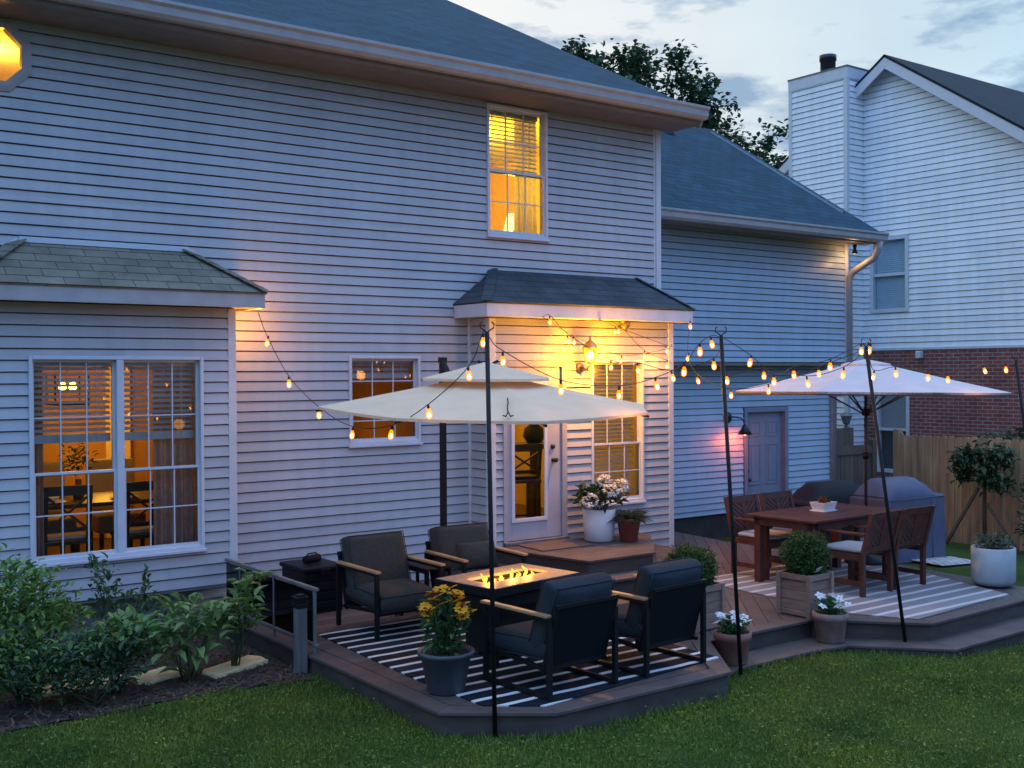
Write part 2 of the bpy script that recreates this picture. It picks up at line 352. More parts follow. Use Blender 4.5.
# ------------------------------------------------------------------ clapboard siding
jr = random.Random(3)
def cut(u0, u1, holes):
    iv = [(u0, u1)]
    for a, b in holes:
        nv = []
        for p, q in iv:
            if b <= p or a >= q: nv.append((p, q)); continue
            if a > p: nv.append((p, a))
            if b < q: nv.append((b, q))
        iv = nv
    return [(p, q) for p, q in iv if q-p > 1e-4]
def siding(mb, P, u0, u1, z0, z1, holes=(), c=.1016, ph=.609, lim=None, lip=.019):
    """lapped courses on the plane P(u, z, out); holes are (u0, u1, z0, z1)"""
    k0 = math.floor((z0-ph)/c); k1 = math.ceil((z1-ph)/c)
    for k in range(k0, k1):
        zb, zt = ph+k*c, ph+(k+1)*c
        off = lambda z: (.003 + lip*(1-(z-zb)/c)) if z < zt-.0129 else -.014
        lo, hi = max(zb, z0), min(zt, z1)
        if hi-lo < 1e-4: continue
        GR = .013
        zs = sorted({lo, hi, *([zt-GR] if lo < zt-GR < hi else []), *[z for h in holes for z in (h[2], h[3]) if lo < z < hi]})
        for a, b in zip(zs[:-1], zs[1:]):
            mid = (a+b)/2; hs = [(h[0], h[1]) for h in holes if h[2] < mid < h[3]]
            if lim:
                (la, ra), (lb, rb) = lim(a), lim(b)
                if ra-la < .01: continue
                if rb < lb: lb = rb = (lb+rb)/2
            else: la, ra, lb, rb = u0, u1, u0, u1
            fo = (lambda z: .003 + lip*(1-(z-zb)/c)) if mid < zt-GR else (lambda z: .003-.037*min(1, 2*(z-(zt-GR))/GR))
            runs = []
            for p, q in cut(la, ra, hs):
                if b-a > .05:
                    while q-p > 1.6 and jr.random() < .65:
                        m_ = jr.uniform(p+.7, min(q-.5, p+3.6)); runs.append((p, m_, 0.)); p = m_
                runs.append((p, q, .0026*jr.random()))
            for p, q, bo in runs:
                pb = p if p > la+1e-6 else lb; qb = q if q < ra-1e-6 else rb
                vs = [P(p, a, fo(a)+bo), P(q, a, fo(a)+bo), P(qb, b, fo(b)+bo), P(pb, b, fo(b)+bo)]; fs = [(0,1,2,3)]
                if abs(a-zb) < 1e-5:
                    vs += [P(p, a, -.036), P(q, a, -.036)]; fs.append((0,4,5,1))
                mb.add(vs, fs)
                mb.quad(P(p, a, -.044), P(q, a, -.044), P(qb, b, -.044), P(pb, b, -.044))
def PY(y): return lambda u, z, o: (u, y-o, z)           # wall facing the garden
def PX(x): return lambda u, z, o: (x-o, u, z)           # wall facing -x

# ------------------------------------------------------------------ ground
def gz(x, y):
    """lawn height: level by the fire deck, falling away towards the fence"""
    if x < .3: h = -.16
    elif x < 10: h = -.16 - .024*(x-.3)
    else: h = -.393 - .088*min(x-10, 3.6)
    return h + .012*math.sin(x*1.3+y*.7) + .01*math.sin(y*1.9-x*.6)
def lawnmat():
    m, nt, out = newmat('lawn turf'); L = nt.links.new
    p = N(nt, 'ShaderNodeBsdfPrincipled'); p.inputs['Roughness'].default_value = .9; p.inputs['Specular IOR Level'].default_value = .1
    tc = N(nt, 'ShaderNodeTexCoord')
    n1 = N(nt, 'ShaderNodeTexNoise'); n1.inputs['Scale'].default_value = 1.1; n1.inputs['Detail'].default_value = 6
    n2 = N(nt, 'ShaderNodeTexNoise'); n2.inputs['Scale'].default_value = 45; n2.inputs['Detail'].default_value = 4
    for n in (n1, n2): L(tc.outputs['Object'], n.inputs['Vector'])
    a = N(nt, 'ShaderNodeMath', operation='MULTIPLY_ADD'); a.inputs[1].default_value = .6; L(n2.outputs['Fac'], a.inputs[0])
    b = N(nt, 'ShaderNodeMath', operation='MULTIPLY'); b.inputs[1].default_value = .5; L(n1.outputs['Fac'], b.inputs[0]); L(b.outputs[0], a.inputs[2])
    c = ramp(nt, a.outputs[0], [(.35, (.020, .034, .008)), (.55, (.040, .064, .012)), (.75, (.068, .092, .022))])
    L(c, p.inputs['Base Color']); bp = N(nt, 'ShaderNodeBump'); bp.inputs['Strength'].default_value = .8; bp.inputs['Distance'].default_value = .02
    L(n2.outputs['Fac'], bp.inputs['Height']); L(bp.outputs[0], p.inputs['Normal']); L(p.outputs[0], out.inputs[0]); return m
mb = MB()
xs = [-300, -120, -50, -25, -14] + [-10+.5*i for i in range(61)] + [22, 28, 40, 80, 150, 300]
ys = [-300, -120, -50, -25, -16] + [-13+.5*i for i in range(33)] + [5, 9, 15, 25, 50, 120, 300]
vs = [(x, y, gz(max(-10, min(x, 20)), max(-13, min(y, 4)))) for y in ys for x in xs]
nx = len(xs); mb.add(vs, [(j*nx+i, j*nx+i+1, (j+1)*nx+i+1, (j+1)*nx+i) for j in range(len(ys)-1) for i in range(nx-1)], True)
lawn = tag(mb.build('lawn', lawnmat()), 'mown green lawn in front of the deck', 'lawn', kind='structure')

DECK_LOW = [(-.33,-.47), (-.33,-4.23), (.29,-4.727), (2.0,-4.727), (2.6,-3.95), (2.6,-.42), (.0,-.0), (.0,-.47)]
def in_deck(x, y):
    if x < -.33: return False
    if x < 2.6: return y > -4.75 + max(0, .29-x)*.8 and (x < 2.0 or y > -4.727+(x-2.0)*1.295)
    if x < 4.0: return y > -4.28
    if x < 4.7: return y > -4.36-(x-3.98)*1.02
    if x < 7.2: return y > -5.05 and not (y > -4.6 and x > 6.55+(y+4.6)*.29+.02)
    return False
bed_pts = [(-6, -3.3), (-3.4, -2.75), (-2.7, -2.44), (-1.9, -2.42), (-1.0, -2.38), (-.36, -2.5)]
def bed_edge(x):
    for (a, b), (c, d) in zip(bed_pts[:-1], bed_pts[1:]):
        if a <= x <= c: return b + (d-b)*(x-a)/(c-a)
    return 99 if x > -.36 else -3.3
# grass blades
n = 260000
gx = rng.uniform(-4.6, 10.5, n*2); gy = rng.uniform(-8.4, -2.0, n*2)
keep = []
for i in range(len(gx)):
    x, y = gx[i], gy[i]
    rx = (x+4.44)*.804 - (y+10.65)*.595; rf = (x+4.44)*.595 + (y+10.65)*.804
    if rf < 4.5 or rx/rf < -.6 or rx/rf > .95 or rf > 12.5: continue
    if rf > 9 and rng.random() < (rf-9)/4.5: continue
    if rx/rf > .5 and rng.random() < .35: continue
    if in_deck(x, y): continue
    if y > bed_edge(x) + .05*math.sin(x*9): continue
    keep.append(i)
gx = gx[keep][:n]; gy = gy[keep][:n]; n = len(gx)
clump = .5 + .5*np.sin(gx*2.1+1.3*np.sin(gy*1.7))*np.sin(gy*2.6+gx*.8)
hgt = (.016 + .020*rng.random(n))*(.6+.7*clump); wid = .0028 + .0030*rng.random(n)
edge_ = np.array([in_deck(a-.07, b+.07) or in_deck(a, b+.09) or in_deck(a+.08, b) for a, b in zip(gx, gy)]) & (rng.random(n) < .6)
hgt = np.where(edge_, hgt*rng.uniform(1.2, 2.6, n), hgt); hgt = np.where(rng.random(n) < .02, hgt*1.8, hgt)
bare = ((gx+.78)/.16)**2 + ((gy+4.62)/.14)**2 < 1 + .4*rng.random(n); hgt = np.where(bare, hgt*.25, hgt)
az = rng.uniform(0, 2*PI, n); lean = rng.uniform(.1, .95, n)*hgt; la = rng.uniform(0, 2*PI, n)
gzv = np.array([gz(a, b) for a, b in zip(gx, gy)])
B = np.stack([gx, gy, gzv], 1); dx = np.stack([np.cos(az)*wid, np.sin(az)*wid, np.zeros(n)], 1)
T = B + np.stack([np.cos(la)*lean, np.sin(la)*lean, hgt], 1)
V = np.stack([B-dx, B+dx, T], 1).reshape(-1, 3)
# clover and plantain leaves among the blades
kc = rng.choice(n, 20000, replace=False); kc = kc[rng.random(len(kc)) < .25+.75*clump[kc]]; m_ = len(kc)
r_ = rng.uniform(.007, .016, m_); a_ = rng.uniform(0, 2*PI, m_); cz_ = gzv[kc]+hgt[kc]*rng.uniform(.6, 1.1, m_)
def rim(k): return np.stack([gx[kc]+np.cos(a_+k*2*PI/3)*r_, gy[kc]+np.sin(a_+k*2*PI/3)*r_, cz_+rng.uniform(-.006, .006, m_)], 1)
V = np.concatenate([V, np.stack([rim(0), rim(1), rim(2)], 1).reshape(-1, 3)]); n3 = len(V)//3
g = npmesh('grass', V, np.arange(n3*3).reshape(-1, 3), M['grass_blade'])
tag(g, 'short green grass covering the lawn', 'grass', kind='stuff')
# planting bed
mb = MB()
poly = bed_pts + [(-.36, -.36), (-6, -.36)]
nn = 40
vs = []; fs = []
for i in range(nn+1):
    x = -6 + 5.64*i/nn; e = bed_edge(min(x, -.361)) + .03*math.sin(x*7)
    for j in range(13):
        t = j/12; y = e + (-.3-e)*t; vs.append((x, y, gz(x, y) + .010 + .012*min(1, t*4) + .012*math.sin(x*23+j*2.1)))
for i in range(nn):
    for j in range(12): fs.append((i*13+j, (i+1)*13+j, (i+1)*13+j+1, i*13+j+1))
mb.add(vs, fs, True)
tag(mb.build('mulch_bed', mat('dark bark mulch ground', (.055, .032, .020), 1, .4, 25, bump=1, bscale=50)), 'dark mulch bed under the bay window', 'mulch bed', kind='structure')
n = 5200; V = []; F = []
for i in range(n):
    x = random.uniform(-4, -.4); y = random.uniform(bed_edge(x)-.04, -.4)
    if y > -1.2 and random.random() < .6: continue
    z = gz(x, y)+.018+.022*random.random(); a = random.uniform(0, 2*PI); l = random.uniform(.012, .04); w = random.uniform(.003, .008); t = random.uniform(-.5, .5)
    b = len(V); c_, s_ = math.cos(a), math.sin(a)
    V += [(x-c_*l-s_*w, y-s_*l+c_*w, z-t*l), (x-c_*l+s_*w, y-s_*l-c_*w, z-t*l), (x+c_*l+s_*w, y+s_*l-c_*w, z+t*l), (x+c_*l-s_*w, y+s_*l+c_*w, z+t*l)]
    F.append((b, b+1, b+2, b+3))
tag(npmesh('mulch_chips', V, F, M['mulch_chip']), 'loose shredded bark chips over the bed', 'mulch', kind='stuff')

# ------------------------------------------------------------------ the house
house = thing('house', 'two storey grey clapboard house with lit windows, bay, canopied door and garage wing', 'house')
Z_EAVE = 5.45
mb = MB()
OCX, OCZ = -2.225, 5.13
def oct_half(dz, r=.262):
    dz = abs(dz); return r if dz < r*.414 else max(0, r*1.414-dz)
MAIN_HOLES = [(OCX-oct_half(q+.018, .25), OCX+oct_half(q+.018, .25), OCZ+q, OCZ+q+.0357) for q in [-.25+.0357*i for i in range(14)]] + [(3.08, 3.975, 3.91, 5.44), (1.265, 2.155, 1.54, 2.495), (-3.5, -.25, .25, 3.0), (2.86, 5.62, -.4, 2.94)]
siding(mb, PY(0.), -7, 5.80, -.18, 5.56, MAIN_HOLES)
part(mb, 'main_wall', M['siding'], house)
mb = MB()
def gl(z):
    d = 0 if z < 5.5 else (z-5.5)/.5
    return (.02+d, 14.5-d)
siding(mb, lambda u, z, o: (5.82+o, u, z), 0, 14, 2.6, 9.1, lim=gl)
mb.box(5.76, 5.835, -.022, .06, 2.7, 5.47)     # corner board
part(mb, 'side_wall', [M['siding']], house)
mb = MB(); mb.box(5.775, 5.86, -.028, .05, 2.75, 5.46); mb.box(5.735, 5.776, -.02, .02, 2.75, 5.46)
part(mb, 'corner_trim', M['trim'], house, bevel=.004)
mb = MB(); mb.box(2.80, 2.862, -.05, .0, 0, 2.94); part(mb, 'corner_trim', M['trim'], house, bevel=.004)

# main roof: eave at the wall line, ridge far back
mb = MB(); mb.slab([(-7.4, -.60, 5.60), (6.20, -.60, 5.60), (6.20, 7.2, 9.57), (-7.4, 7.2, 9.57)], .05)
mb.slab([(6.20, 7.2, 9.57), (6.20, 15.0, 5.6), (-7.4, 15.0, 5.6), (-7.4, 7.2, 9.57)], .05)
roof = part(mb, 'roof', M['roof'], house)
mb = MB(); mb.extr([(-.55, 5.48), (-.55, 5.54), (0, 5.82), (.02, 5.46), (-.52, 5.46)], -7.4, 6.06)
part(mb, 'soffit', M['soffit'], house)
GUT = [(0, 0), (-.085, 0), (-.115, .035), (-.12, .10), (-.145, .125), (-.145, .155), (-.13, .155), (-.13, .13), (-.01, .13), (0, .16)]
mb = MB(); mb.extr([(y-.551, z+5.515) for y, z in GUT], -7.4, 6.085)
part(mb, 'gutter', M['fascia'], roof)
mb = MB()
for x in (6.185,):
    mb.slab([(x-.03, -.5, 5.595), (x, -.5, 5.595), (x, 7.2, 9.51), (x-.03, 7.2, 9.51)], .16)
part(mb, 'rake_board', M['fascia'], roof)

# ---- windows and doors -------------------------------------------------
def blind(x0, x1, z0, z1, y, m, sp=.042, w=.044, tilt=35, parent=None, name='blind', railh=.05):
    mb = MB(); z = z1
    mb.box(x0, x1, y-.025, y+.025, z1-.03, z1+.03)
    z = z1-.05
    while z > z0+railh:
        mb.cbox(((x0+x1)/2, y, z), (x1-x0, w, .003), (R(tilt), 0, 0)); z -= sp
    mb.box(x0, x1, y-.02, y+.02, z0, z0+railh)
    for x in (x0+.12, x1-.12): mb.box(x-.003, x+.003, y-.026, y-.022, z0, z1)
    return part(mb, name, m, parent)
def window(y, x0, x1, z0, z1, zm, cols, units=1, rows=2, mull=.07, casing=.055, blindspec=None, label=None, sill=True, muntins=True):
    casing = .032
    """double hung window set in a wall facing -y"""
    mb = MB(); yo = y-.035
    mb.box(x0-.0, x0+casing, yo, y+.10, z0, z1); mb.box(x1-casing, x1, yo, y+.10, z0, z1)
    mb.box(x0+casing, x1-casing, yo, y+.10, z1-casing, z1); mb.box(x0+casing, x1-casing, yo, y+.10, z0, z0+casing)
    if sill: mb.box(x0-.01, x1+.01, yo-.025, y+.0, z0-.03, z0)
    win = part(mb, 'window', M['white_trim'], house, bevel=.005)
    if label: win['label'] = label
    w = (x1-x0-2*casing-(units-1)*mull)/units
    gl_ = MB()
    for k in range(units):
        a = x0+casing+k*(w+mull); b = a+w
        if k:
            mm = MB(); mm.box(a-mull, a, yo+.004, y+.09, z0+casing, z1-casing); part(mm, 'mullion', M['white_trim'], win, bevel=.004)
        for lo, hi, yy in ((z0+casing, zm+.012, y-.006), (zm-.022, z1-casing, y+.03)):
            sm = MB(); st = .023
            sm.box(a, a+st, yy, yy+.03, lo, hi); sm.box(b-st, b, yy, yy+.03, lo, hi)
            sm.box(a+st, b-st, yy, yy+.03, lo, lo+st+.008); sm.box(a+st, b-st, yy, yy+.03, hi-st, hi)
            if muntins:
                for i in range(1, cols):
                    x = a+st+(b-a-2*st)*i/cols; sm.box(x-.0055, x+.0055, yy+.006, yy+.024, lo+st, hi-st)
                for j in range(1, rows):
                    z = lo+st+(hi-lo-2*st)*j/rows; sm.box(a+st, b-st, yy+.0075, yy+.0225, z-.0055, z+.0055)
            part(sm, 'sash', M['white_trim'], win)
            pm = MB(); pm.quad((a+st, yy+.015, lo+st), (b-st, yy+.015, lo+st), (b-st, yy+.015, hi-st), (a+st, yy+.015, hi-st))
            part(pm, 'pane', M['glass'], win)
        if blindspec: blind(a+.015, b-.015, *blindspec[:2], y+.135, M['blind'], parent=win, **blindspec[2])
    return win
window(0., 3.08, 3.975, 3.91, 5.44, 4.665, 3, rows=2, blindspec=(4.68, 5.38, dict(sp=.05, tilt=35, railh=.03)), label='upstairs window glowing yellow')
window(0., 1.265, 2.155, 1.54, 2.495, 2.0, 3, rows=2, blindspec=(2.25, 2.45, dict(sp=.050, tilt=32, w=.05)), label='small kitchen window behind the square of bulbs' if False else 'small six over six window')
BY = -.40
window(BY, -2.05, -.495, .665, 2.47, 1.44, 3, units=2, rows=2, mull=.062, blindspec=(1.70, 2.41, dict(sp=.050, w=.05, tilt=30, railh=.075)), label='wide twin bay window with raised blinds')
window(-.40, 4.31, 5.165, .71, 2.453, 1.43, 3, rows=2, blindspec=(.80, 2.40, dict(sp=.047, tilt=26, w=.05)), label='tall lit window with blinds beside the door')
# octagon window
mb = MB(); cx, cz, ro, ri = OCX, OCZ, .318, .245
def octp(r, y): return [(cx+r/math.cos(PI/8)*math.cos(PI/8+k*PI/4), y, cz+r/math.cos(PI/8)*math.sin(PI/8+k*PI/4)) for k in range(8)]
o1, o2, o3, o4 = octp(ro, -.03), octp(ri, -.03), octp(ri, .08), octp(ro, .02)
for k in range(8):
    j = (k+1) % 8
    mb.quad(o1[k], o1[j], o2[j], o2[k]); mb.quad(o2[k], o2[j], o3[j], o3[k]); mb.quad(o4[k], o4[j], o1[j], o1[k])
o5, o6, o7 = octp(ri+.03, -.045), octp(ri-.012, -.045), octp(ri-.012, .04)
for k in range(8):
    j = (k+1) % 8
    mb.quad(o5[k], o5[j], o6[j], o6[k]); mb.quad(o6[k], o6[j], o7[j], o7[k]); mb.quad(o1[k], o1[j], o5[j], o5[k])
ow = part(mb, 'window', M['fascia'], house); ow['label'] = 'octagonal window glowing orange'
pm = MB(); pm.add(octp(ri, .05), [tuple(range(8))]); part(pm, 'pane', M['glass'], ow)

# ---- bay ----------------------------------------------------------------
mb = MB()
siding(mb, PY(BY), -3.6, -.24, .30, 2.98, [(-2.05, -.495, .635, 2.47)])
siding(mb, lambda u, z, o: (-.185+o, u, z), BY, 0, .30, 2.98)
mb.box(-3.6, -.19, BY+.01, -.01, .27, .295)
part(mb, 'bay_wall', M['siding'], house)
mb = MB(); mb.box(-.245, -.165, BY-.022, BY+.06, .295, 2.93); mb.box(-.20, -.16, BY+.06, BY+.10, .295, 2.93)
part(mb, 'corner_trim', M['trim'], house, bevel=.004)
fx, fy, fz = .03, -.66, 3.075
rm = MB()
top0, top1 = (-2.023, -.012, 3.50), (-.496, -.012, 3.50); c0, c1 = (-2.60, fy-.02, fz+.005), (fx+.015, fy-.02, fz+.005)
w0, w1 = (-2.60, -.012, fz+.005), (fx+.015, -.012, fz+.005)
for q in ([top0, top1, c1, c0], [c0, w0, top0], [top1, w1, c1]): rm.slab(q, .022)
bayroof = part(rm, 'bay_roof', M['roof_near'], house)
hm = MB()
for a, b in ((top1, c1), (top0, c0)):
    hm = MB(); a = Vector(a); b = Vector(b); d = b-a
    for i in range(9):
        p = a+d*(i/9); q = a+d*((i+1.12)/9 if i < 8 else 1.0)
        hm.bar(p+Vector((0,0,.012+.004)), q+Vector((0,0,.008)), .14, .008)
    part(hm, 'hip_cap', M['roof_near'], bayroof)
fm = MB(); fm.box(-2.595, fx, fy, fy+.03, 2.93, 3.068); fm.box(fx-.03, fx, fy+.03, -.02, 2.93, 3.068); fm.box(-2.595, -2.565, fy+.03, -.02, 2.93, 3.068)
part(fm, 'fascia', M['fascia'], bayroof, bevel=.004)
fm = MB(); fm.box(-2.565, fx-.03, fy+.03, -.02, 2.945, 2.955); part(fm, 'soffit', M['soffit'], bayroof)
fm = MB(); fm.bar((-2.03, -.03, 3.515), (-.49, -.03, 3.515), .03, .05); fm.bar((-.49, -.022, 3.515), (fx+.02, -.022, fz+.03), .025, .045); fm.bar((-2.03, -.022, 3.515), (-2.61, -.022, fz+.03), .025, .045)
part(fm, 'flashing', M['white_trim'], bayroof)
mb = MB(); mb.box(-7, 5.7, .03, .12, -.6, .30); part(mb, 'foundation', M['concrete'], house)

# ---- bump-out with door and canopy --------------------------------------
DY = -.40
mb = MB()
siding(mb, PY(DY), 2.84, 5.60, .04, 2.92, [(3.0, 3.93, .0, 2.445), (4.31, 5.165, .68, 2.453)])
siding(mb, PX(2.835), DY, 0, .02, 2.92)
siding(mb, lambda u, z, o: (5.665+o, u, z), DY, 1.85, .04, 2.92)
part(mb, 'bump_out_wall', M['siding'], house)
mb = MB(); mb.box(5.60, 5.685, DY-.024, DY+.05, .02, 2.92); part(mb, 'corner_trim', M['trim'], house, bevel=.004)
mb = MB(); mb.box(2.812, 2.90, DY-.024, DY+.05, .02, 2.92); part(mb, 'corner_trim', M['trim'], house, bevel=.004)
ct0, ct1 = (3.166, -.012, 3.507), (5.436, -.012, 3.507); cf0, cf1 = (2.595, -.69, 3.085), (5.80, -.69, 3.085); cw0, cw1 = (2.595, -.012, 3.085), (5.80, -.012, 3.085)
rm = MB()
for q in ([ct0, ct1, cf1, cf0], [cf0, cw0, ct0], [ct1, cw1, cf1]): rm.slab(q, .022)
canopy = part(rm, 'canopy_roof', M['roof_canopy'], house)
hm = MB()
for a, b in ((ct1, cf1), (ct0, cf0)):
    hm = MB(); hm.bar(Vector(a)+Vector((0,0,.012)), Vector(b)+Vector((0,0,.008)), .12, .008); part(hm, 'hip_cap', M['roof_canopy'], canopy)
fm = MB(); fm.box(2.61, 5.785, -.67, -.64, 2.925, 3.075); fm.box(2.61, 2.64, -.64, -.02, 2.925, 3.075); fm.box(5.755, 5.785, -.64, 1.4, 2.925, 3.075)
part(fm, 'fascia', M['trim'], canopy, bevel=.004)
fm = MB(); fm.box(2.64, 5.755, -.64, -.0, 2.93, 2.94); part(fm, 'soffit', M['trim'], canopy)
# door
mb = MB(); y = DY
mb.box(3.0, 3.055, y-.03, y+.10, .345, 2.44); mb.box(3.855, 3.93, y-.03, y+.10, .345, 2.44); mb.box(3.055, 3.855, y-.03, y+.10, 2.37, 2.44)
df = part(mb, 'door_frame', M['fascia'], house, bevel=.005)
mb = MB(); dx0, dx1, dz0, dz1 = 3.06, 3.85, .385, 2.365; gx0, gx1, gz0, gz1 = 3.13, 3.63, .60, 2.20
mb.box(dx0, gx0, y-.005, y+.035, dz0, dz1); mb.box(gx1, dx1, y-.005, y+.035, dz0, dz1); mb.box(gx0, gx1, y-.005, y+.035, dz0, gz0); mb.box(gx0, gx1, y-.005, y+.035, gz1, dz1)
door = part(mb, 'door', M['door_paint'], house, bevel=.004)
mb = MB(); t = .035
mb.box(gx0-.01, gx0+t, y-.022, y-.004, gz0-.01, gz1+.01); mb.box(gx1-t, gx1+.01, y-.022, y-.004, gz0-.01, gz1+.01); mb.box(gx0+t, gx1-t, y-.022, y-.004, gz0-.01, gz0+t); mb.box(gx0+t, gx1-t, y-.022, y-.004, gz1-t, gz1+.01)
part(mb, 'glass_frame', M['white_trim'], door, bevel=.004)
mb = MB(); mb.quad((gx0, y+.01, gz0), (gx1, y+.01, gz0), (gx1, y+.01, gz1), (gx0, y+.01, gz1)); part(mb, 'pane', M['glass'], door)
mb = MB()
mb.M = Matrix.Translation((3.735, y-.006, 1.285)) @ Matrix.Rotation(PI/2, 4, 'X'); mb.lathe([(.0, 0), (.03, 0), (.03, .006), (.012, .012), (.012, .035), (.028, .045), (.03, .06), (.02, .07), (0, .072)], n=16)
part(mb, 'door_knob', M['cast'], door)
mb = MB(); mb.M = Matrix.Translation((3.725, y-.006, 1.44)) @ Matrix.Rotation(PI/2, 4, 'X'); mb.lathe([(.0, 0), (.03, 0), (.028, .018), (0, .02)], n=16)
part(mb, 'deadbolt', M['cast'], door)
mb = MB(); mb.box(3.0, 3.93, y-.07, y+.09, .345, .378); part(mb, 'threshold', M['grey_metal'], df, bevel=.004)

# ---- garage wing ---------------------------------------------------------
GU, GL_ = 1.50, 1.85
mb = MB(); siding(mb, PY(GU), 5.82, 11.72, 2.46, 4.52); part(mb, 'garage_upper_wall', M['siding_sky_tint'], house)
mb = MB(); siding(mb, PY(GL_), 5.6, 11.74, .02, 2.46, [(9.50, 10.62, -1, 1.72)])
part(mb, 'garage_lower_wall', M['siding_sky_tint'], house)
mb = MB(); mb.box(5.6, 9.45, GL_+.02, GL_+.10, -.75, .02); mb.box(10.66, 11.80, GL_+.02, GL_+.10, -.75, .02); part(mb, 'garage_foundation', M['concrete'], house)
mb = MB(); mb.box(5.83, 11.72, GU+.0, GL_+.3, 2.40, 2.458); part(mb, 'soffit', M['soffit'], house)
mb = MB(); mb.box(11.70, 11.79, GU-.025, GU+.06, 2.44, 4.52); part(mb, 'corner_trim', M['trim'], house, bevel=.004)
mb = MB(); mb.box(11.74, 11.80, GL_-.02, GL_+.06, -.7, 2.40); part(mb, 'corner_trim', M['trim'], house, bevel=.004)
mb = MB()
def ggl(z):
    if z < 2.45: return (1.86, 8.5)
    d = max(1.52, .95+(z-4.70)/.625); return (d, 9.66-d if z > 4.7 else 8.5)
siding(mb, lambda u, z, o: (11.76+o, u, z), 1.86, 8.5, -.6, 7.0, lim=ggl); part(mb, 'garage_side_wall', M['siding_sky_tint'], house)
mb = MB(); mb.slab([(5.82, .90, 4.63), (11.98, .90, 4.63), (11.98, 4.83, 7.10), (5.82, 4.83, 7.10)], .05)
mb.slab([(5.82, 4.83, 7.10), (11.98, 4.83, 7.10), (11.98, 8.8, 4.66), (5.82, 8.8, 4.66)], .05)
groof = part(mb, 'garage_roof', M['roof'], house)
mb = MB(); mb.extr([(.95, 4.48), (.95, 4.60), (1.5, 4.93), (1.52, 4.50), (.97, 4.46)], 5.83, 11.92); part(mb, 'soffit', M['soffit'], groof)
mb = MB(); mb.extr([(y_+.949, z_+4.485) for y_, z_ in GUT], 5.83, 12.0); part(mb, 'gutter', M['fascia'], groof)
mb = MB(); mb.tube([(11.86, .89, 4.50), (11.86, .92, 4.36), (11.85, 1.0, 4.22), (11.80, 1.38, 4.02), (11.78, 1.455, 3.90), (11.78, 1.455, 2.46), (11.78, 1.79, 2.3), (11.78, 1.80, -.4)], .058, 10)
part(mb, 'downspout', M['fascia'], groof)
mb = MB(); mb.tube([(10.15, 4.20, 6.5), (10.15, 4.20, 6.83)], .13, 14); part(mb, 'roof_vent', M['cast'], groof)
# garage door
mb = MB(); y = GL_
mb.box(9.52, 9.60, y-.035, y+.06, -.36, 1.71); mb.box(10.53, 10.61, y-.035, y+.06, -.36, 1.71); mb.box(9.60, 10.53, y-.035, y+.06, 1.63, 1.71)
gdf = part(mb, 'door_frame', M['door_garage'], house, bevel=.005)
mb = MB(); mb.box(9.60, 10.53, y+.05, y+.09, -.36, 1.63)
for (a, b) in ((9.71, 10.00), (10.13, 10.42)):
    for (c_, d_) in ((1.22, 1.48), (.42, 1.10), (-.22, .28)):
        w = .025
        mb.box(a, b, y+.040, y+.049, c_, c_+w); mb.box(a, b, y+.040, y+.049, d_-w, d_); mb.box(a, a+w, y+.040, y+.049, c_+w, d_-w); mb.box(b-w, b, y+.040, y+.049, c_+w, d_-w)
        mb.box(a+.06, b-.06, y+.042, y+.049, c_+.06, d_-.06)
gd = part(mb, 'garage_door', M['door_garage'], house, bevel=.003)
mb = MB(); mb.tube([(9.66, y+.05, .52), (9.66, y-.02, .52)], .03, 12); mb.tube([(9.66, y+.05, .66), (9.66, y+.02, .66)], .025, 12); part(mb, 'door_knob', M['cast'], gd)

# ---- rooms behind the glass ----------------------------------------------
def room(x0, x1, y0, y1, z0, z1, wall, name):
    mb = MB()
    mb.cur = 0
    mb.quad((x0, y1, z0), (x1, y1, z0), (x1, y1, z1), (x0, y1, z1)); mb.quad((x0, y0, z0), (x0, y1, z0), (x0, y1, z1), (x0, y0, z1)); mb.quad((x1, y0, z0), (x1, y1, z0), (x1, y1, z1), (x1, y0, z1))
    mb.cur = 1; mb.quad((x0, y0, z1), (x1, y0, z1), (x1, y1, z1), (x0, y1, z1))
    mb.cur = 2; mb.quad((x0, y0, z0), (x1, y0, z0), (x1, y1, z0), (x0, y1, z0))
    return part(mb, name, [wall, M['room_ceiling'], M['room_floor']], house)
room(-3.4, .9, .02, 3.6, .28, 2.82, M['room_warm'], 'dining_room')
mb = MB(); mb.quad((-.21, BY+.015, .28), (-.21, .02, .28), (-.21, .02, 2.82), (-.21, BY+.015, 2.82)); mb.quad((-3.4, BY+.015, .28), (-3.4, .02, .28), (-3.4, .02, 2.82), (-3.4, BY+.015, 2.82))
mb.quad((-3.4, BY+.015, 2.82), (-.21, BY+.015, 2.82), (-.21, .02, 2.82), (-3.4, .02, 2.82)); mb.cur = 1; mb.quad((-3.4, BY+.015, .30), (-.21, BY+.015, .30), (-.21, .02, .30), (-3.4, .02, .30))
part(mb, 'bay_alcove', [M['room_warm'], M['room_floor']], house)
room(.95, 2.70, .03, 3.2, .28, 2.80, M['room_warm'], 'hall_room')
room(2.88, 5.595, -.375, 3.4, .34, 2.86, M['room_yellow'], 'kitchen_room')
room(2.2, 5.6, .03, 3.6, 3.30, 5.46, M['room_yellow'], 'bedroom')
room(-3.2, -.9, .03, 2.4, 4.2, 5.45, M['room_yellow'], 'landing_room')
def lamp(name, loc, watts, col=(1, .62, .22), r=.06, parent=None, typ='POINT'):
    l = bpy.data.lights.new(name, typ); l.energy = watts; l.color = col; l.shadow_soft_size = r
    o = bpy.data.objects.new(name, l); COL.objects.link(o); o.location = loc
    if parent: o.parent = parent
    return o

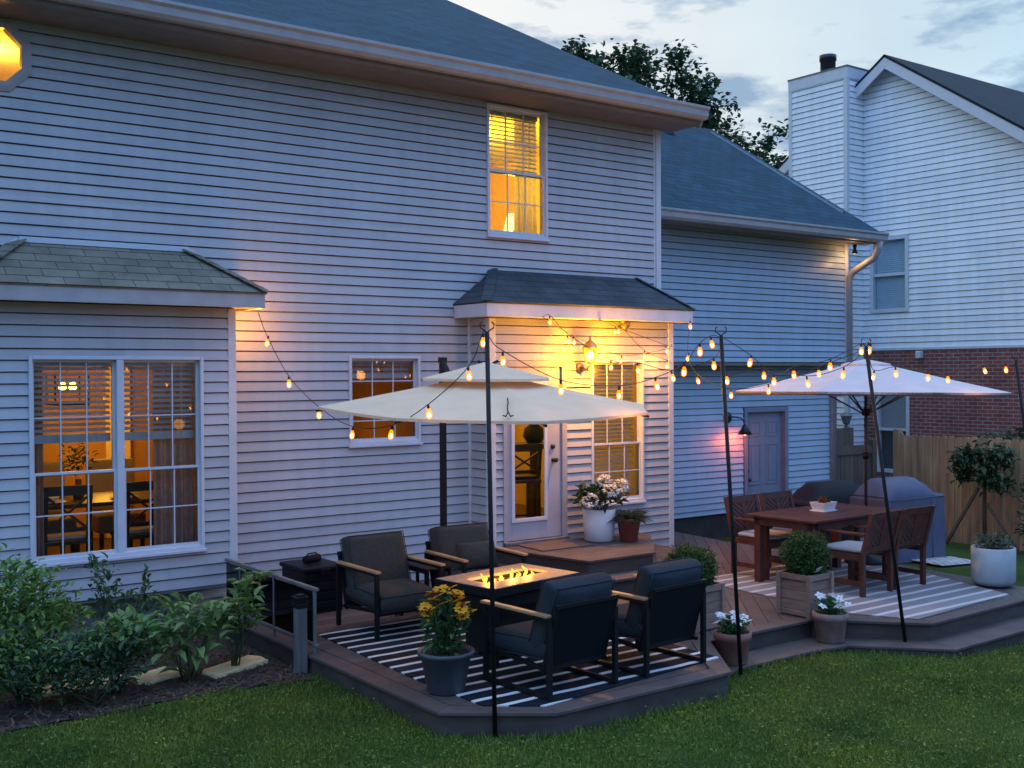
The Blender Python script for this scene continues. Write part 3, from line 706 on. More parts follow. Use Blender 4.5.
# ------------------------------------------------------------------ plants
def put_leaves(mb, pts, size, wr=.5, up=.2, jit=.35, curl=.25, out=None):
    for p in pts:
        d = Vector((random.gauss(0, 1), random.gauss(0, 1), random.gauss(0, .7)+up))
        if out is not None: d += (Vector(p)-Vector(out)).normalized()*1.1
        L_ = size*(1+jit*(random.random()*2-1))*(.55 if random.random() < .25 else 1); mb.leaf(p, d, L_, L_*wr, curl=curl)
def ball_pts(c, r, n, shell=.55, zmin=-1., lump=0.):
    out = []
    while len(out) < n:
        d = Vector((random.gauss(0, 1), random.gauss(0, 1), random.gauss(0, 1))).normalized()
        if d.z < zmin: continue
        q = (shell + (1-shell)*random.random())
        if lump: q *= 1 + lump*math.sin(d.x*5+c[0]*9)*math.sin(d.y*4.3+c[1]*5+1)*math.cos(d.z*4)
        out.append((c[0]+d.x*r[0]*q, c[1]+d.y*r[1]*q, c[2]+d.z*r[2]*q))
    return out
def stems(base, tops, r=.006, name='stem', parent=None, m=None, bend=.1):
    mb = MB()
    for t in tops:
        a = Vector(base)+Vector((random.uniform(-.05, .05), random.uniform(-.05, .05), 0)); b = Vector(t); mid = (a+b)/2 + Vector((random.uniform(-bend, bend), random.uniform(-bend, bend), 0))*(b-a).length
        mb.tube([a, mid, b], [r, r*.8, r*.45], 5)
    return part(mb, name, m or M['stem'], parent)
def shrub(name, label, loc, clumps, size, wr, m, cat='shrub', group=None, leafn=160, up=.3, curl=.25, stemr=.008):
    t = thing(name, label, cat, loc, 0, group); mb = MB()
    for (c, r, k) in clumps:
        put_leaves(mb, ball_pts(c, r, int(leafn*k), .35, lump=.3), size, wr, up, curl=curl, out=(c[0], c[1], c[2]-.2))
    part(mb, 'foliage', m, t)
    stems((0, 0, -.02), [c for c, r, k in clumps for _ in range(3)], stemr, 'stem', t, M['stem'])
    return t
def gl3(x, y): return (x, y, gz(x, y))

shrub('leafy_shrub', 'tallest bright green shrub at the left edge in front of the bay window', (-2.42, -1.75, -.12),
      [((-.12, 0, .82), (.34, .3, .30), 2.2), ((.12, .02, .72), (.26, .26, .24), 1.3), ((.28, .05, .55), (.24, .24, .22), 1.0), ((-.1, -.1, .5), (.40, .35, .30), 1.8), ((.1, -.2, .3), (.42, .3, .25), 1.5), ((-.35, -.15, .35), (.35, .3, .35), 1.6), ((-.5, .1, .7), (.3, .3, .3), 1.2)],
      .068, .45, M['leaf_bush'], leafn=290)
shrub('broadleaf_shrub', 'low dark green shrub in front of the tallest shrub', (-2.0, -2.15, -.12),
      [((0, 0, .25), (.36, .25, .24), 1.5), ((-.4, .0, .24), (.34, .25, .24), 1.3), ((.25, .1, .32), (.22, .2, .2), .8)], .06, .5, M['leaf_dark'], leafn=330)
shrub('hydrangea_bush', 'broad leaved bush with a yellow green top right of the tallest shrub', (-1.78, -1.95, -.12),
      [((.0, 0, .44), (.24, .2, .13), 1.1), ((.20, -.05, .33), (.2, .18, .13), .9), ((-.16, 0, .34), (.18, .18, .15), .6)], .115, .52, M['leaf_hydr'], leafn=80, curl=.35)
shrub('rose_bush', 'thin stemmed dark bush against the wall under the bay window sill', (-1.45, -.95, -.10),
      [((-.12, 0, .55), (.16, .16, .28), .9), ((.1, .02, .35), (.28, .2, .22), 1.2), ((.30, 0, .30), (.25, .2, .2), .8), ((-.20, 0, .80), (.08, .08, .1), .3), ((.22, 0, .62), (.05, .05, .14), .15)], .07, .45, M['leaf_mid'], leafn=120, stemr=.005)
shrub('hydrangea_bush', 'broad leaved bush between two stepping stones under the bay corner', (-1.22, -1.92, -.12),
      [((0, 0, .48), (.30, .25, .17), 1.2), ((.18, .0, .36), (.18, .2, .14), .7), ((-.18, .0, .34), (.17, .2, .16), .7), ((.02, 0, .22), (.22, .2, .16), .5)], .12, .48, M['leaf_hydr'], leafn=66, curl=.55)
shrub('hydrangea_bush', 'tall broad leaved bush leaning on the glass railing', (-.78, -1.80, -.12),
      [((.15, .02, .66), (.12, .12, .12), .45), ((.04, 0, .50), (.18, .18, .14), .9), ((-.10, -.05, .36), (.14, .14, .14), .5), ((.13, -.02, .36), (.12, .12, .12), .4)], .125, .48, M['leaf_hydr'], leafn=66, curl=.55)
# stepping slabs
for i, (x, y, a, w, d, lab) in enumerate([(-2.12, -1.62, .1, .36, .26, 'sandstone slab half hidden under the tallest shrub'), (-1.84, -1.62, -.1, .40, .28, 'sandstone slab behind the yellow green bush'),
        (-1.40, -1.70, .30, .40, .24, 'middle sandstone slab left of the bay corner bush'), (-.77, -1.80, .36, .58, .24, 'largest sandstone slab nearest the glass railing')]):
    mb = MB(); k = 13
    mb.prism([(w/2*(1+.12*math.sin(j*2.7+i))*math.copysign(abs(math.cos(2*PI*j/k))**.35, math.cos(2*PI*j/k)), d/2*(1+.1*math.cos(j*1.9+i))*math.copysign(abs(math.sin(2*PI*j/k))**.35, math.sin(2*PI*j/k))) for j in range(k)], 0, .06)
    o = mb.build('stepping_stone', M['stone'], bevel=.008); o.location = (x, y, gz(x, y)+.002); o.rotation_euler = (.03, -.02, a); tag(o, lab, 'stepping stone', 'stepping stones in the mulch bed')

# ------------------------------------------------------------------ deck
deck = tag(bpy.data.objects.new('deck', None), 'brown composite deck with a lower lounge end and a dining end', 'deck', kind='structure'); COL.objects.link(deck)
def clip(poly, nx, ny, c):
    out = []
    for i in range(len(poly)):
        a, b = poly[i], poly[(i+1) % len(poly)]; da = a[0]*nx+a[1]*ny-c; db = b[0]*nx+b[1]*ny-c
        if da <= 0: out.append(a)
        if (da < 0 < db) or (db < 0 < da): t = da/(da-db); out.append((a[0]+(b[0]-a[0])*t, a[1]+(b[1]-a[1])*t))
    return out
def boards(mb, poly, ang, w=.14, gap=.006, z0=-.025, z1=0.):
    """boards running along ang filling a convex polygon"""
    nx, ny = -math.sin(ang), math.cos(ang); ds = [p[0]*nx+p[1]*ny for p in poly]; c = min(ds)
    while c < max(ds):
        p = clip(clip(poly, nx, ny, c+w-gap), -nx, -ny, -c)
        ar = sum(p[i][0]*p[(i+1) % len(p)][1]-p[(i+1) % len(p)][0]*p[i][1] for i in range(len(p)))/2 if len(p) > 2 else 0
        if abs(ar) > 2e-4:
            if ar < 0: p = p[::-1]
            mb.prism(p, z0, z1)
        c += w
mb = MB()
FR = .14
boards(mb, [(-.19, -4.19), (.34, -4.585), (1.93, -4.585), (2.5, -3.9), (2.6, -3.9), (2.6, -.02), (.0, -.02), (.0, -.46), (-.19, -.46)][0:0] or [(-.18, -4.16), (.33, -4.58), (1.92, -4.58), (1.92, -.03), (-.18, -.03)], 0.)
boards(mb, [(1.926, -4.58), (2.46, -3.88), (2.46, -.03), (1.926, -.03)], 0.)
# dining end: diagonal boards
A = R(48)
boards(mb, [(2.467, -3.88), (2.6, -3.81), (3.95, -3.81), (5.6, -3.81), (5.6, -.45), (2.467, -.45)], A)
boards(mb, [(5.606, -4.0), (6.86, -4.0), (7.0, -2.7), (6.92, -.13), (7.05, .98), (5.69, .98), (5.606, -.45)], A)
boards(mb, [(4.03, -3.816), (4.71, -4.57), (6.80, -4.53), (6.86, -4.01), (5.6, -3.995), (5.6, -3.816)], A)
part(mb, 'deck_boards', M['deck'], deck)
# picture frame boards
mb = MB()
def strip(pts, w, z0, z1, side=1):
    """mitred strip of width w along a polyline, to its left"""
    off = []
    for i, p in enumerate(pts):
        a = Vector(pts[max(i-1, 0)]); b = Vector(p); c = Vector(pts[min(i+1, len(pts)-1)])
        n1 = (b-a) if i else (c-b); n2 = (c-b) if i < len(pts)-1 else (b-a)
        n1 = Vector((-n1.y, n1.x)).normalized(); n2 = Vector((-n2.y, n2.x)).normalized()
        m_ = (n1+n2).normalized(); off.append(b + m_*(w/max(.3, m_.dot(n1)))*side)
    for i in range(len(pts)-1):
        q = [pts[i], pts[i+1], tuple(off[i+1]), tuple(off[i])]
        yield q
EDGE = [(-.35, -.46), (-.35, -4.25), (.285, -4.75), (2.01, -4.75), (2.60, -3.97), (3.97, -3.97), (4.69, -4.74), (6.95, -4.68), (7.16, -2.7)]
for q in strip(EDGE, .16, 0, 0): mb.prism(q, -.025, .001)
part(mb, 'border_board', M['deck'], deck, bevel=.004)
mb = MB()
inner = [(-.32, -.46), (-.32, -4.23), (.30, -4.72), (2.0, -4.72), (2.59, -3.94), (3.985, -3.94), (4.705, -4.71), (6.92, -4.65), (7.12, -2.7), (7.0, -.12), (7.15, 1.0)]
for q in strip(inner, .025, 0, 0): mb.prism(q, -.62, -.027)
part(mb, 'skirt', M['deck_fascia'], deck)
# lower step round the dining end
mb = MB()
ST = [(2.30, -4.40), (2.60, -4.28), (3.62, -4.28), (3.98, -4.34), (4.60, -5.02), (6.72, -4.98), (7.5, -3.2)]
for q in strip(ST, .39, 0, 0): mb.prism(q, -.195, -.17)
part(mb, 'step_tread', M['deck'], deck, bevel=.004)
mb = MB()
for q in strip([(x+.0, y+.03) for x, y in ST], .02, 0, 0): mb.prism(q, -.60, -.197)
part(mb, 'step_riser', M['deck_fascia'], deck)
# door landing: two levels
mb = MB()
LAND = [(2.845, -.44), (3.115, -1.77), (4.06, -1.77), (4.92, -.80), (4.96, -.44)]
def ang_boards(poly, a): boards(mb, poly, a, z0=.315, z1=.34)
boards(mb, LAND, 0., z0=.315, z1=.34)
part(mb, 'landing_boards', M['deck'], deck, bevel=.002)
mb = MB()
ins = [(2.87, -.45), (3.135, -1.745), (4.05, -1.745), (4.895, -.79), (4.93, -.45)]
mb.prism(ins, .172, .313)
low = [(2.76, -.45), (2.92, -2.05), (4.12, -2.06), (5.20, -.92), (5.25, -.45)]
mb.prism([(x*.985+.06, y*.97) for x, y in low], .002, .143)
part(mb, 'landing_skirt', M['deck_fascia'], deck)
mb = MB(); boards(mb, low, 0., z0=.146, z1=.17); part(mb, 'landing_step', M['deck'], deck, bevel=.002)

def rug(name, poly, z, m, label, cat, t=.009):
    mb = MB(); mb.prism(poly, 0, t); o = mb.build(name, m); o.location = (0, 0, z); return tag(o, label, cat)
rug('striped_rug', [(-.03, -4.33), (.31, -4.60), (2.22, -4.42), (2.34, -1.62), (.03, -1.74), (-.045, -3.5)], .002, M['rug_dark'], 'black rug with white stripes under the fire table and armchairs', 'rug')
rug('striped_rug', [(4.43, -4.08), (4.70, -4.58), (6.44, -4.47), (7.02, -2.75), (6.85, -1.85), (4.47, -1.95)], .002, M['rug_light'], 'pale grey striped rug under the dining table', 'rug')
rug('doormat', [(3.11, -1.0), (3.84, -1.0), (3.93, -.49), (3.14, -.49)], .342, M['mat_brown'], 'brown doormat on the landing before the glazed door', 'doormat', .012)

# ------------------------------------------------------------------ glass railing and light post
t = thing('glass_railing', 'low glass railing panel with grey frame along the left deck edge', 'railing', (-.29, -.5, 0))
mb = MB()
mb.bar((0, .06, .535), (0, -1.85, .535), .034, .026); part(mb, 'top_rail', M['grey_metal'], t, bevel=.004)
mb = MB(); mb.bar((0, .06, .075), (0, -1.85, .075), .03, .026); part(mb, 'bottom_rail', M['grey_metal'], t, bevel=.004)
for y in (-.28, -1.02, -1.80):
    mb = MB(); mb.bar((0, y, .002), (0, y, .5215), .024); part(mb, 'post', M['grey_metal'], t, bevel=.003)
mb = MB(); mb.box(-.004, .004, -1.78, .05, .095, .513); part(mb, 'glass_panel', M['panel_glass'], t)
t = thing('light_post', 'silvered wooden post with a black solar cap beside the glass railing', 'post light', (-.40, -2.26, -.17))
mb = MB(); mb.box(-.043, .043, -.043, .043, -.1, .56); part(mb, 'post', M['post_wood'], t, bevel=.005)
mb = MB(); mb.box(-.052, .052, -.052, .052, .561, .60); mb.box(-.042, .042, -.042, .042, .60, .635); mb.box(-.055, .055, -.055, .055, .635, .655); mb.box(-.035, .035, -.035, .035, .655, .67)
part(mb, 'solar_cap', M['black_metal'], t, bevel=.006)

# ------------------------------------------------------------------ lounge furniture
def cushion(name, m, parent, c, d, rot=(0,0,0), r=.05, puff=.018, piping=True):
    mb = MB(); mb.M = Matrix.Translation(c) @ Euler(rot).to_matrix().to_4x4(); nx_, ny_ = 14, 14
    hx, hy, hz = d[0]/2, d[1]/2, d[2]/2
    def pt(u, v, s):
        # superellipse footprint, crowned faces
        x, y = u*hx, v*hy
        e = max(abs(u), abs(v)); k = 1-(max(0, e-.78)/.22)**2.2*.42
        return (x, y, s*(hz*k + puff*(1-u*u)*(1-v*v)) + .004*math.sin(u*7+c[0]*3)*math.cos(v*6))
    vs = []; fs = []
    for s in (1, -1):
        for j in range(ny_+1):
            for i in range(nx_+1): vs.append(pt(-1+2*i/nx_, -1+2*j/ny_, s))
    W = nx_+1; off = W*(ny_+1)
    for j in range(ny_):
        for i in range(nx_):
            a = j*W+i; fs.append((a, a+1, a+W+1, a+W)); fs.append((off+a, off+a+W, off+a+W+1, off+a+1))
    ring = [i for i in range(W)] + [j*W+nx_ for j in range(1, ny_+1)] + [ny_*W+i for i in range(nx_-1, -1, -1)] + [j*W for j in range(ny_-1, 0, -1)]
    for k in range(len(ring)):
        a, b = ring[k], ring[(k+1) % len(ring)]; fs.append((a, off+a, off+b, b))
    mb.add(vs, fs, True); o = part(mb, name, m, parent, subsurf=1)
    if piping:
        pm = MB(); pm.M = mb.M
        for s in (1, -1):
            for e in ((-1, -1, 1, -1), (1, -1, 1, 1), (1, 1, -1, 1), (-1, 1, -1, -1)):
                pts = []
                for i in range(7):
                    u = e[0]+(e[2]-e[0])*i/6; v = e[1]+(e[3]-e[1])*i/6; p = pt(u*.955, v*.955, s); pts.append((p[0], p[1], p[2]+s*.001))
                pm.tube(pts, .0045, 5)
        part(pm, 'piping', M['piping'], o)
    return o
def armchair(label, loc, rz, cm, rails):
    """faces its own -y"""
    t = thing('lounge_chair', label, 'armchair', loc, rz, 'armchairs round the fire table')
    w, d, ah = .655, .76, .575; hw, hd = w/2, d/2
    for sx in (-1, 1):
        for y in (-hd+.03, hd-.03):
            mb = MB(); mb.box(sx*hw-.018, sx*hw+.018, y-.018, y+.018, .012 if not rails else .035, ah-.026); part(mb, 'leg', M['black_metal'], t, bevel=.003)
        mb = MB(); mb.box(sx*hw-.018, sx*hw+.018, -hd+.012, hd-.012, ah-.025, ah-.003); part(mb, 'arm_frame', M['black_metal'], t, bevel=.003)
        mb = MB(); mb.box(sx*hw-.027, sx*hw+.027, -hd-.005, hd-.03, ah, ah+.022); part(mb, 'armrest', M['teak'], t, bevel=.006)
        if rails:
            mb = MB(); mb.box(sx*hw-.018, sx*hw+.018, -hd+.012, hd-.012, .002, .034); part(mb, 'side_rail', M['black_metal'], t, bevel=.003)
    mb = MB()
    for y in (-hd+.05, hd-.12): mb.box(-hw+.018, hw-.018, y-.016, y+.016, .20, .235)
    for sx in (-1, 1): mb.bar((sx*(hw-.04), -hd+.07, .235), (sx*(hw-.04), hd-.06, .19), .03)
    part(mb, 'seat_frame', M['black_metal'], t, bevel=.003)
    mb = MB()
    for sx in (-1, 1): mb.bar((sx*(hw-.035), hd-.13, .17), (sx*(hw-.035), hd+.02, .66), .03)
    mb.bar((-hw+.02, hd+.02, .655), (hw-.02, hd+.02, .655), .03); mb.bar((-hw+.02, hd-.12, .19), (hw-.02, hd-.12, .19), .03)
    bf = part(mb, 'back_frame', M['black_metal'], t, bevel=.003)
    mb = MB(); mb.M = Matrix.Translation((0, hd-.045, .42)) @ Euler((-.295, 0, 0)).to_matrix().to_4x4(); mb.box(-hw+.05, hw-.05, -.004, .004, -.23, .235)
    part(mb, 'back_sling', M['sling'], bf)
    cushion('seat_cushion', cm, t, (0, -.05, .315), (w-.05, .68, .17), (.05, 0, 0))
    cushion('back_cushion', cm, t, (0, hd-.14, .565), (w-.045, .52, .19), (PI/2-.32, 0, 0), puff=.03)
    return t
chA = armchair('armchair with its back to the house wall beside the black deck box', (.645, -1.91, .011), 0., M['cushion'], False)
chB = twin(chA, 'armchair holding a small pillow below the cantilever mast', (1.585, -1.90, .011), R(-3))
chC = armchair('armchair seen from behind beside the yellow flowers and front pole', (.70, -4.16, .011), R(180+4), M['cushion_blue'], True)
chD = twin(chC, 'armchair seen from behind nearest the terracotta pot of white flowers', (1.655, -4.13, .011), R(180+4))
p = thing('throw_pillow', 'small charcoal lumbar pillow leaning in the armchair by the landing', 'pillow', (1.68, -1.80, .55), R(-3))
cushion('pillow_case', M['cushion'], p, (0, 0, 0), (.42, .26, .09), (PI/2-.35, 0, 0), puff=.04, piping=False)

# side table between the rear chairs
t = thing('side_table', 'small black slatted side table between the two rear armchairs', 'side table', (1.11, -1.72, .003))
mb = MB()
for i in range(7): mb.box(-.135, .135, -.30+i*.086, -.30+i*.086+.078, .50, .516)
part(mb, 'tabletop', M['dark_metal'], t, bevel=.003)
for sx in (-1, 1):
    for y in (-.28, .28):
        mb = MB(); mb.bar((sx*.12, y, 0), (sx*.12, y, .499), .025); part(mb, 'leg', M['black_metal'], t)
mb = MB()
for sx in (-1, 1): mb.bar((sx*.12, -.28, .48), (sx*.12, .28, .48), .025)
part(mb, 'apron', M['black_metal'], t)

# deck box
t = thing('deck_box', 'black resin storage box against the house wall', 'storage box', (.50, -.66, 0), R(1))
mb = MB(); mb.box(-.20, .20, -.25, .25, .0, .40)
for i in range(4): mb.box(-.195, .195, -.256, -.251, .04+i*.09, .11+i*.09)
part(mb, 'body', M['black_metal'], t, bevel=.012)
mb = MB(); mb.box(-.225, .225, -.27, .27, .405, .45); part(mb, 'lid', M['black_metal'], t, bevel=.015)
mb = MB(); mb.box(-.05, .05, -.285, -.271, .37, .43); part(mb, 'latch', M['black_metal'], t, bevel=.006)
sp = thing('portable_speaker', 'small black rounded speaker lying on the storage box', 'speaker', (.48, -.70, .455), .3)
mb = MB(); mb.M = Matrix.Translation((0, 0, .04)) @ Matrix.Rotation(PI/2, 4, 'Y'); mb.lathe([(0, -.10), (.03, -.10), (.04, -.09), (.04, .09), (.03, .10), (0, .10)], n=18); part(mb, 'body', M['sling'], sp)
mb = MB(); mb.tube([(-.07, 0, .075), (-.05, 0, .095), (.05, 0, .095), (.07, 0, .075)], .008, 6); part(mb, 'handle', M['black_metal'], sp)

# fire table
t = thing('fire_table', 'rectangular gas fire table with a tan rim and burning flames', 'fire table', (1.03, -3.19, .011), R(9))
hw, hd, H_ = .50, .335, .595
bx, by = .36, .12
mb = MB()
mb.box(-hw, hw, -hd, -by, H_, H_+.022); mb.box(-hw, hw, by, hd, H_, H_+.022); mb.box(-hw, -bx, -by, by, H_, H_+.022); mb.box(bx, hw, -by, by, H_, H_+.022)
part(mb, 'tabletop', M['stone_top'], t, bevel=.003)
mb = MB()
for q in ((-hw-.008, hw+.008, -hd-.008, -hd-.001), (-hw-.008, hw+.008, hd+.001, hd+.008), (-hw-.008, -hw-.001, -hd-.001, hd+.001), (hw+.001, hw+.008, -hd-.001, hd+.001)): mb.box(*q, H_-.05, H_+.018)
mb.box(-hw+.04, hw-.04, -hd+.04, hd-.04, H_-.16, H_-.002-.07+.0)
part(mb, 'apron', M['black_metal'], t)
for sx in (-1, 1):
    for sy in (-1, 1):
        mb = MB(); mb.box(sx*(hw-.035)-.03, sx*(hw-.035)+.03, sy*(hd-.035)-.03, sy*(hd-.035)+.03, 0, H_-.051); part(mb, 'leg', M['black_metal'], t, bevel=.004)
mb = MB(); mb.box(-.30, .30, -.20, .20, .03, H_-.165); part(mb, 'tank_cabinet', M['black_metal'], t, bevel=.004)
mb = MB(); mb.box(-bx, bx, -by, by, H_-.06, H_-.05)
for q in ((-bx, bx, -by, -by+.012), (-bx, bx, by-.012, by), (-bx, -bx+.012, -by+.012, by-.012), (bx-.012, bx, -by+.012, by-.012)): mb.box(*q, H_-.049, H_+.004)
tray = part(mb, 'burner_tray', M['dark_metal'], t)
mb = MB()
for i in range(330):
    x, y = random.uniform(-bx+.02, bx-.02), random.uniform(-by+.02, by-.02); r = random.uniform(.007, .014); mb.blob((x, y, H_-.042+random.uniform(0, .03)), (r, r, r), 5, 4, .3)
part(mb, 'fire_glass', M['lava'], tray)['kind'] = 'stuff'
def flame(x, y, h, w, lean):
    mb = MB(); pts = []; rr = []
    for i in range(9):
        s = i/8; pts.append((x + lean*h*s*s + .008*math.sin(s*7+x*20), y + .008*math.cos(s*6), H_-.015 + h*s)); rr.append(w*(math.sin(PI*min(1, s*.85+.12))**.9)*(1-s*.55)+.0008)
    mb.tube(pts, rr, 8); f = part(mb, 'flame', M['flame'], t)
    mb = MB(); mb.tube([Vector(p)-Vector((0, 0, h*.0)) for p in pts[:6]], [r*.5 for r in rr[:6]], 6); part(mb, 'flame_core', M['flame_core'], f)
for q in [(-.27, .0, .125, .020, -.5), (-.23, .03, .07, .016, .2), (-.10, -.02, .06, .016, .1), (-.06, .03, .085, .018, -.2), (0, -.03, .05, .015, .3), (.06, .02, .11, .020, .1), (.09, -.02, .06, .017, -.2), (.16, .03, .05, .014, .1), (.21, 0, .13, .020, -.35), (.25, -.03, .06, .015, .3), (-.16, .0, .045, .014, .0)]: flame(q[0], q[1], q[2]*.72, q[3]*.8, q[4])
for x in (-.22, .05, .22): lamp('fire_light', (x, 0, H_+.075), 4.2, (1, .42, .06), .04, t)

# ------------------------------------------------------------------ cantilever umbrella
def canopy_mesh(R0, R1, z0, z1, tilt, rot, nseg=8, sag=.03, th=.004, edge=None):
    """ring of cloth panels between radius R0 (top) and R1 (edge), sagging between its ribs"""
    mb = MB(); sub = 6; m = 7
    for seg in range(nseg):                       # each panel keeps its own edge vertices, so the rib seams stay crisp
        a0 = 2*PI*seg/nseg+rot; a1 = 2*PI*(seg+1)/nseg+rot
        for lay in (0, 1):
            vs = []; fs = []
            for j in range(m+1):
                s = j/m; r = R0+(R1-R0)*s
                for k in range(sub+1):
                    u = k/sub; x = r*((1-u)*math.cos(a0)+u*math.cos(a1)); y = r*((1-u)*math.sin(a0)+u*math.sin(a1))
                    ze = (edge[seg]*(1-u)+edge[(seg+1) % nseg]*u) if edge else z1
                    z = z0+(ze-z0)*(s**.94) - sag*4*u*(1-u)*(.15+s*(1.1-s)*1.5)
                    vs.append((x, y, z + tilt[0]*x + tilt[1]*y - lay*th))
            W = sub+1
            for j in range(m):
                for k in range(sub):
                    q = (j*W+k, (j+1)*W+k, (j+1)*W+k+1, j*W+k+1); fs.append(q if not lay else q[::-1])
            mb.add(vs, fs, True)
        e = len(mb.v); t_, b_ = e-2*W*(m+1)+m*W, e-W*(m+1)+m*W
        hem = [mb.v[t_+k] for k in range(W)] + [(p[0], p[1], p[2]-.022) for p in (mb.v[t_+k] for k in range(W))]
        mb.add(hem, [(k, W+k, W+k+1, k+1) for k in range(W-1)], True)
    return mb
ux, uy = .87, -3.13
u1 = thing('cantilever_umbrella', 'off white octagonal cantilever parasol with a vented top over the fire table', 'umbrella', (1.61, -1.32, 0))
ox, oy = ux-1.61, uy+1.32
rot1 = R(-126.5+22.5-4); T1 = (0., 0.); EDGE1 = [1.96, 1.995, 2.03, 2.03, 2.03, 2.02, 2.045, 1.985]
cm = canopy_mesh(.30, 1.39, 2.245, 2.0, T1, rot1, sag=.022, edge=EDGE1); cm.v = [(x+ox, y+oy, z) for x, y, z in cm.v]
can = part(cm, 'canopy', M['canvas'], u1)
vm_ = canopy_mesh(.03, .545, 2.39, 2.262, (.0, .012), rot1, sag=.010); vm_.v = [(x+ox, y+oy, z) for x, y, z in vm_.v]
part(vm_, 'vent_flap', M['canvas'], can)
for k in range(8):
    a = 2*PI*k/8+rot1; mb = MB(); p = lambda r, z: (ox+r*math.cos(a), oy+r*math.sin(a), z+T1[0]*r*math.cos(a)+T1[1]*r*math.sin(a))
    mb.bar(p(.05, 2.20), p(1.40, EDGE1[k]-.034), .016, .018); rb = part(mb, 'rib', M['dark_metal'], u1)
    mb = MB(); mb.bar(p(.05, 1.96), p(.72, 2.03), .014); part(mb, 'strut', M['dark_metal'], rb)
mb = MB(); mb.tube([(ox, oy, 1.93), (ox, oy, 2.36)], .028, 12); mb.tube([(ox, oy, 1.93), (ox, oy, 2.0)], .05, 12); part(mb, 'hub', M['dark_metal'], u1)
mb = MB(); mb.bar((ox-.07, oy+.03, 2.40), (ox-.035, oy+.015, 2.372), .02); mb.bar((ox+.09, oy-.03, 2.40), (ox+.03, oy-.01, 2.372), .02); mb.bar((ox-.04, oy+.02, 2.374), (ox+.04, oy-.02, 2.374), .03, .02); part(mb, 'finial', M['dark_metal'], u1)
mb = MB(); mb.box(-.028, .028, -.026, .026, .03, 2.40); part(mb, 'mast', M['dark_metal'], u1, bevel=.006)
mb = MB(); mb.box(-.034, .034, -.034, .034, 2.401, 2.46); mb.bar((0, 0, 2.43), (ox*.16, oy*.16, 2.30), .035, .04); mb.bar((ox*.155, oy*.155, 2.305), (ox, oy, 2.285), .03, .03); part(mb, 'arm', M['dark_metal'], u1, bevel=.005)
mb = MB(); mb.box(-.04, .04, -.04, .04, .62, .78); mb.tube([(.04, 0, .70), (.08, 0, .70), (.08, -.08, .70)], .010, 8); part(mb, 'crank_box', M['dark_metal'], u1, bevel=.008)
mb = MB(); mb.box(-.35, .35, -.04, .04, 0.001, .04); mb.box(-.04, .04, -.35, .35, .0015, .0405); part(mb, 'base_cross', M['dark_metal'], u1, bevel=.004)
# tie strap on the front panel
mb = MB(); sx_, sy_ = .40-1.61, -4.05+1.32
def on(x, y): return (x, y, 2.245+(1.972-2.245)*(max(0, math.hypot(x-ox, y-oy)-.30)/1.09)**.94 + .004)
for q in ([(0, .10), (.012, .04), (.0, -.02), (.012, -.08), (-.02, -.13), (-.06, -.12)], [(.012, -.07), (.05, -.13), (.085, -.115)]):
    mb.tube([on(sx_+.4*x+1.3*y, sy_-.3*x+1.75*y) for x, y in q], .005, 5)
part(mb, 'tie_strap', M['dark_metal'], can)

# market umbrella over the dining set
u2 = thing('market_umbrella', 'pale lavender octagonal parasol over the dining table', 'umbrella', (6.94, -2.39, 0))
rot2 = R(18); T2 = (-.010, -.030)
cm = canopy_mesh(.16, 1.63, 2.40, 2.055, (-.018, -.004), rot2, sag=.02); can2 = part(cm, 'canopy', M['canvas_lav'], u2)
vm_ = canopy_mesh(.02, .30, 2.445, 2.385, (-.018, -.004), rot2, sag=.01); part(vm_, 'vent_flap', M['canvas_lav'], can2)
mb = MB()
for k in range(8):
    a0 = 2*PI*k/8+rot2; a1 = a0+PI/4
    p = lambda a, z: (1.63*math.cos(a), 1.63*math.sin(a), z-.018*1.63*math.cos(a)-.004*1.63*math.sin(a))
    mb.quad(p(a0, 2.05), p(a1, 2.05), p(a1, 2.012), p(a0, 2.012))
part(mb, 'underside_shade', mat('shaded canopy underside', (.05, .045, .05), .8), can2)  # dark band painted in for the shade under the canopy edge
for k in range(8):
    a = 2*PI*k/8+rot2; mb = MB(); mb.bar((.04*math.cos(a), .04*math.sin(a), 2.385), (1.62*math.cos(a), 1.62*math.sin(a), 2.035-.018*1.62*math.cos(a)), .018, .022); rb = part(mb, 'rib', M['redwood'], u2)
    mb = MB(); mb.bar((.05*math.cos(a), .05*math.sin(a), 1.80), (.80*math.cos(a), .80*math.sin(a), 2.19), .014); part(mb, 'strut', M['redwood'], rb)
mb = MB(); mb.tube([(0, 0, .05), (0, 0, 2.47)], .018, 12); part(mb, 'pole', mat('dark stained pole wood', (.035, .014, .010), .5), u2)
mb = MB(); mb.tube([(0, 0, 1.77), (0, 0, 1.85)], .045, 12); part(mb, 'hub', M['black_metal'], u2)
mb = MB(); mb.tube([(0, 0, 1.25), (0, 0, 1.33)], .036, 12); part(mb, 'collar', M['black_metal'], u2)
mb = MB(); mb.lathe([(0, 0), (.25, 0), (.25, .05), (.05, .10), (.035, .30), (0, .30)]); part(mb, 'base', M['black_metal'], u2)

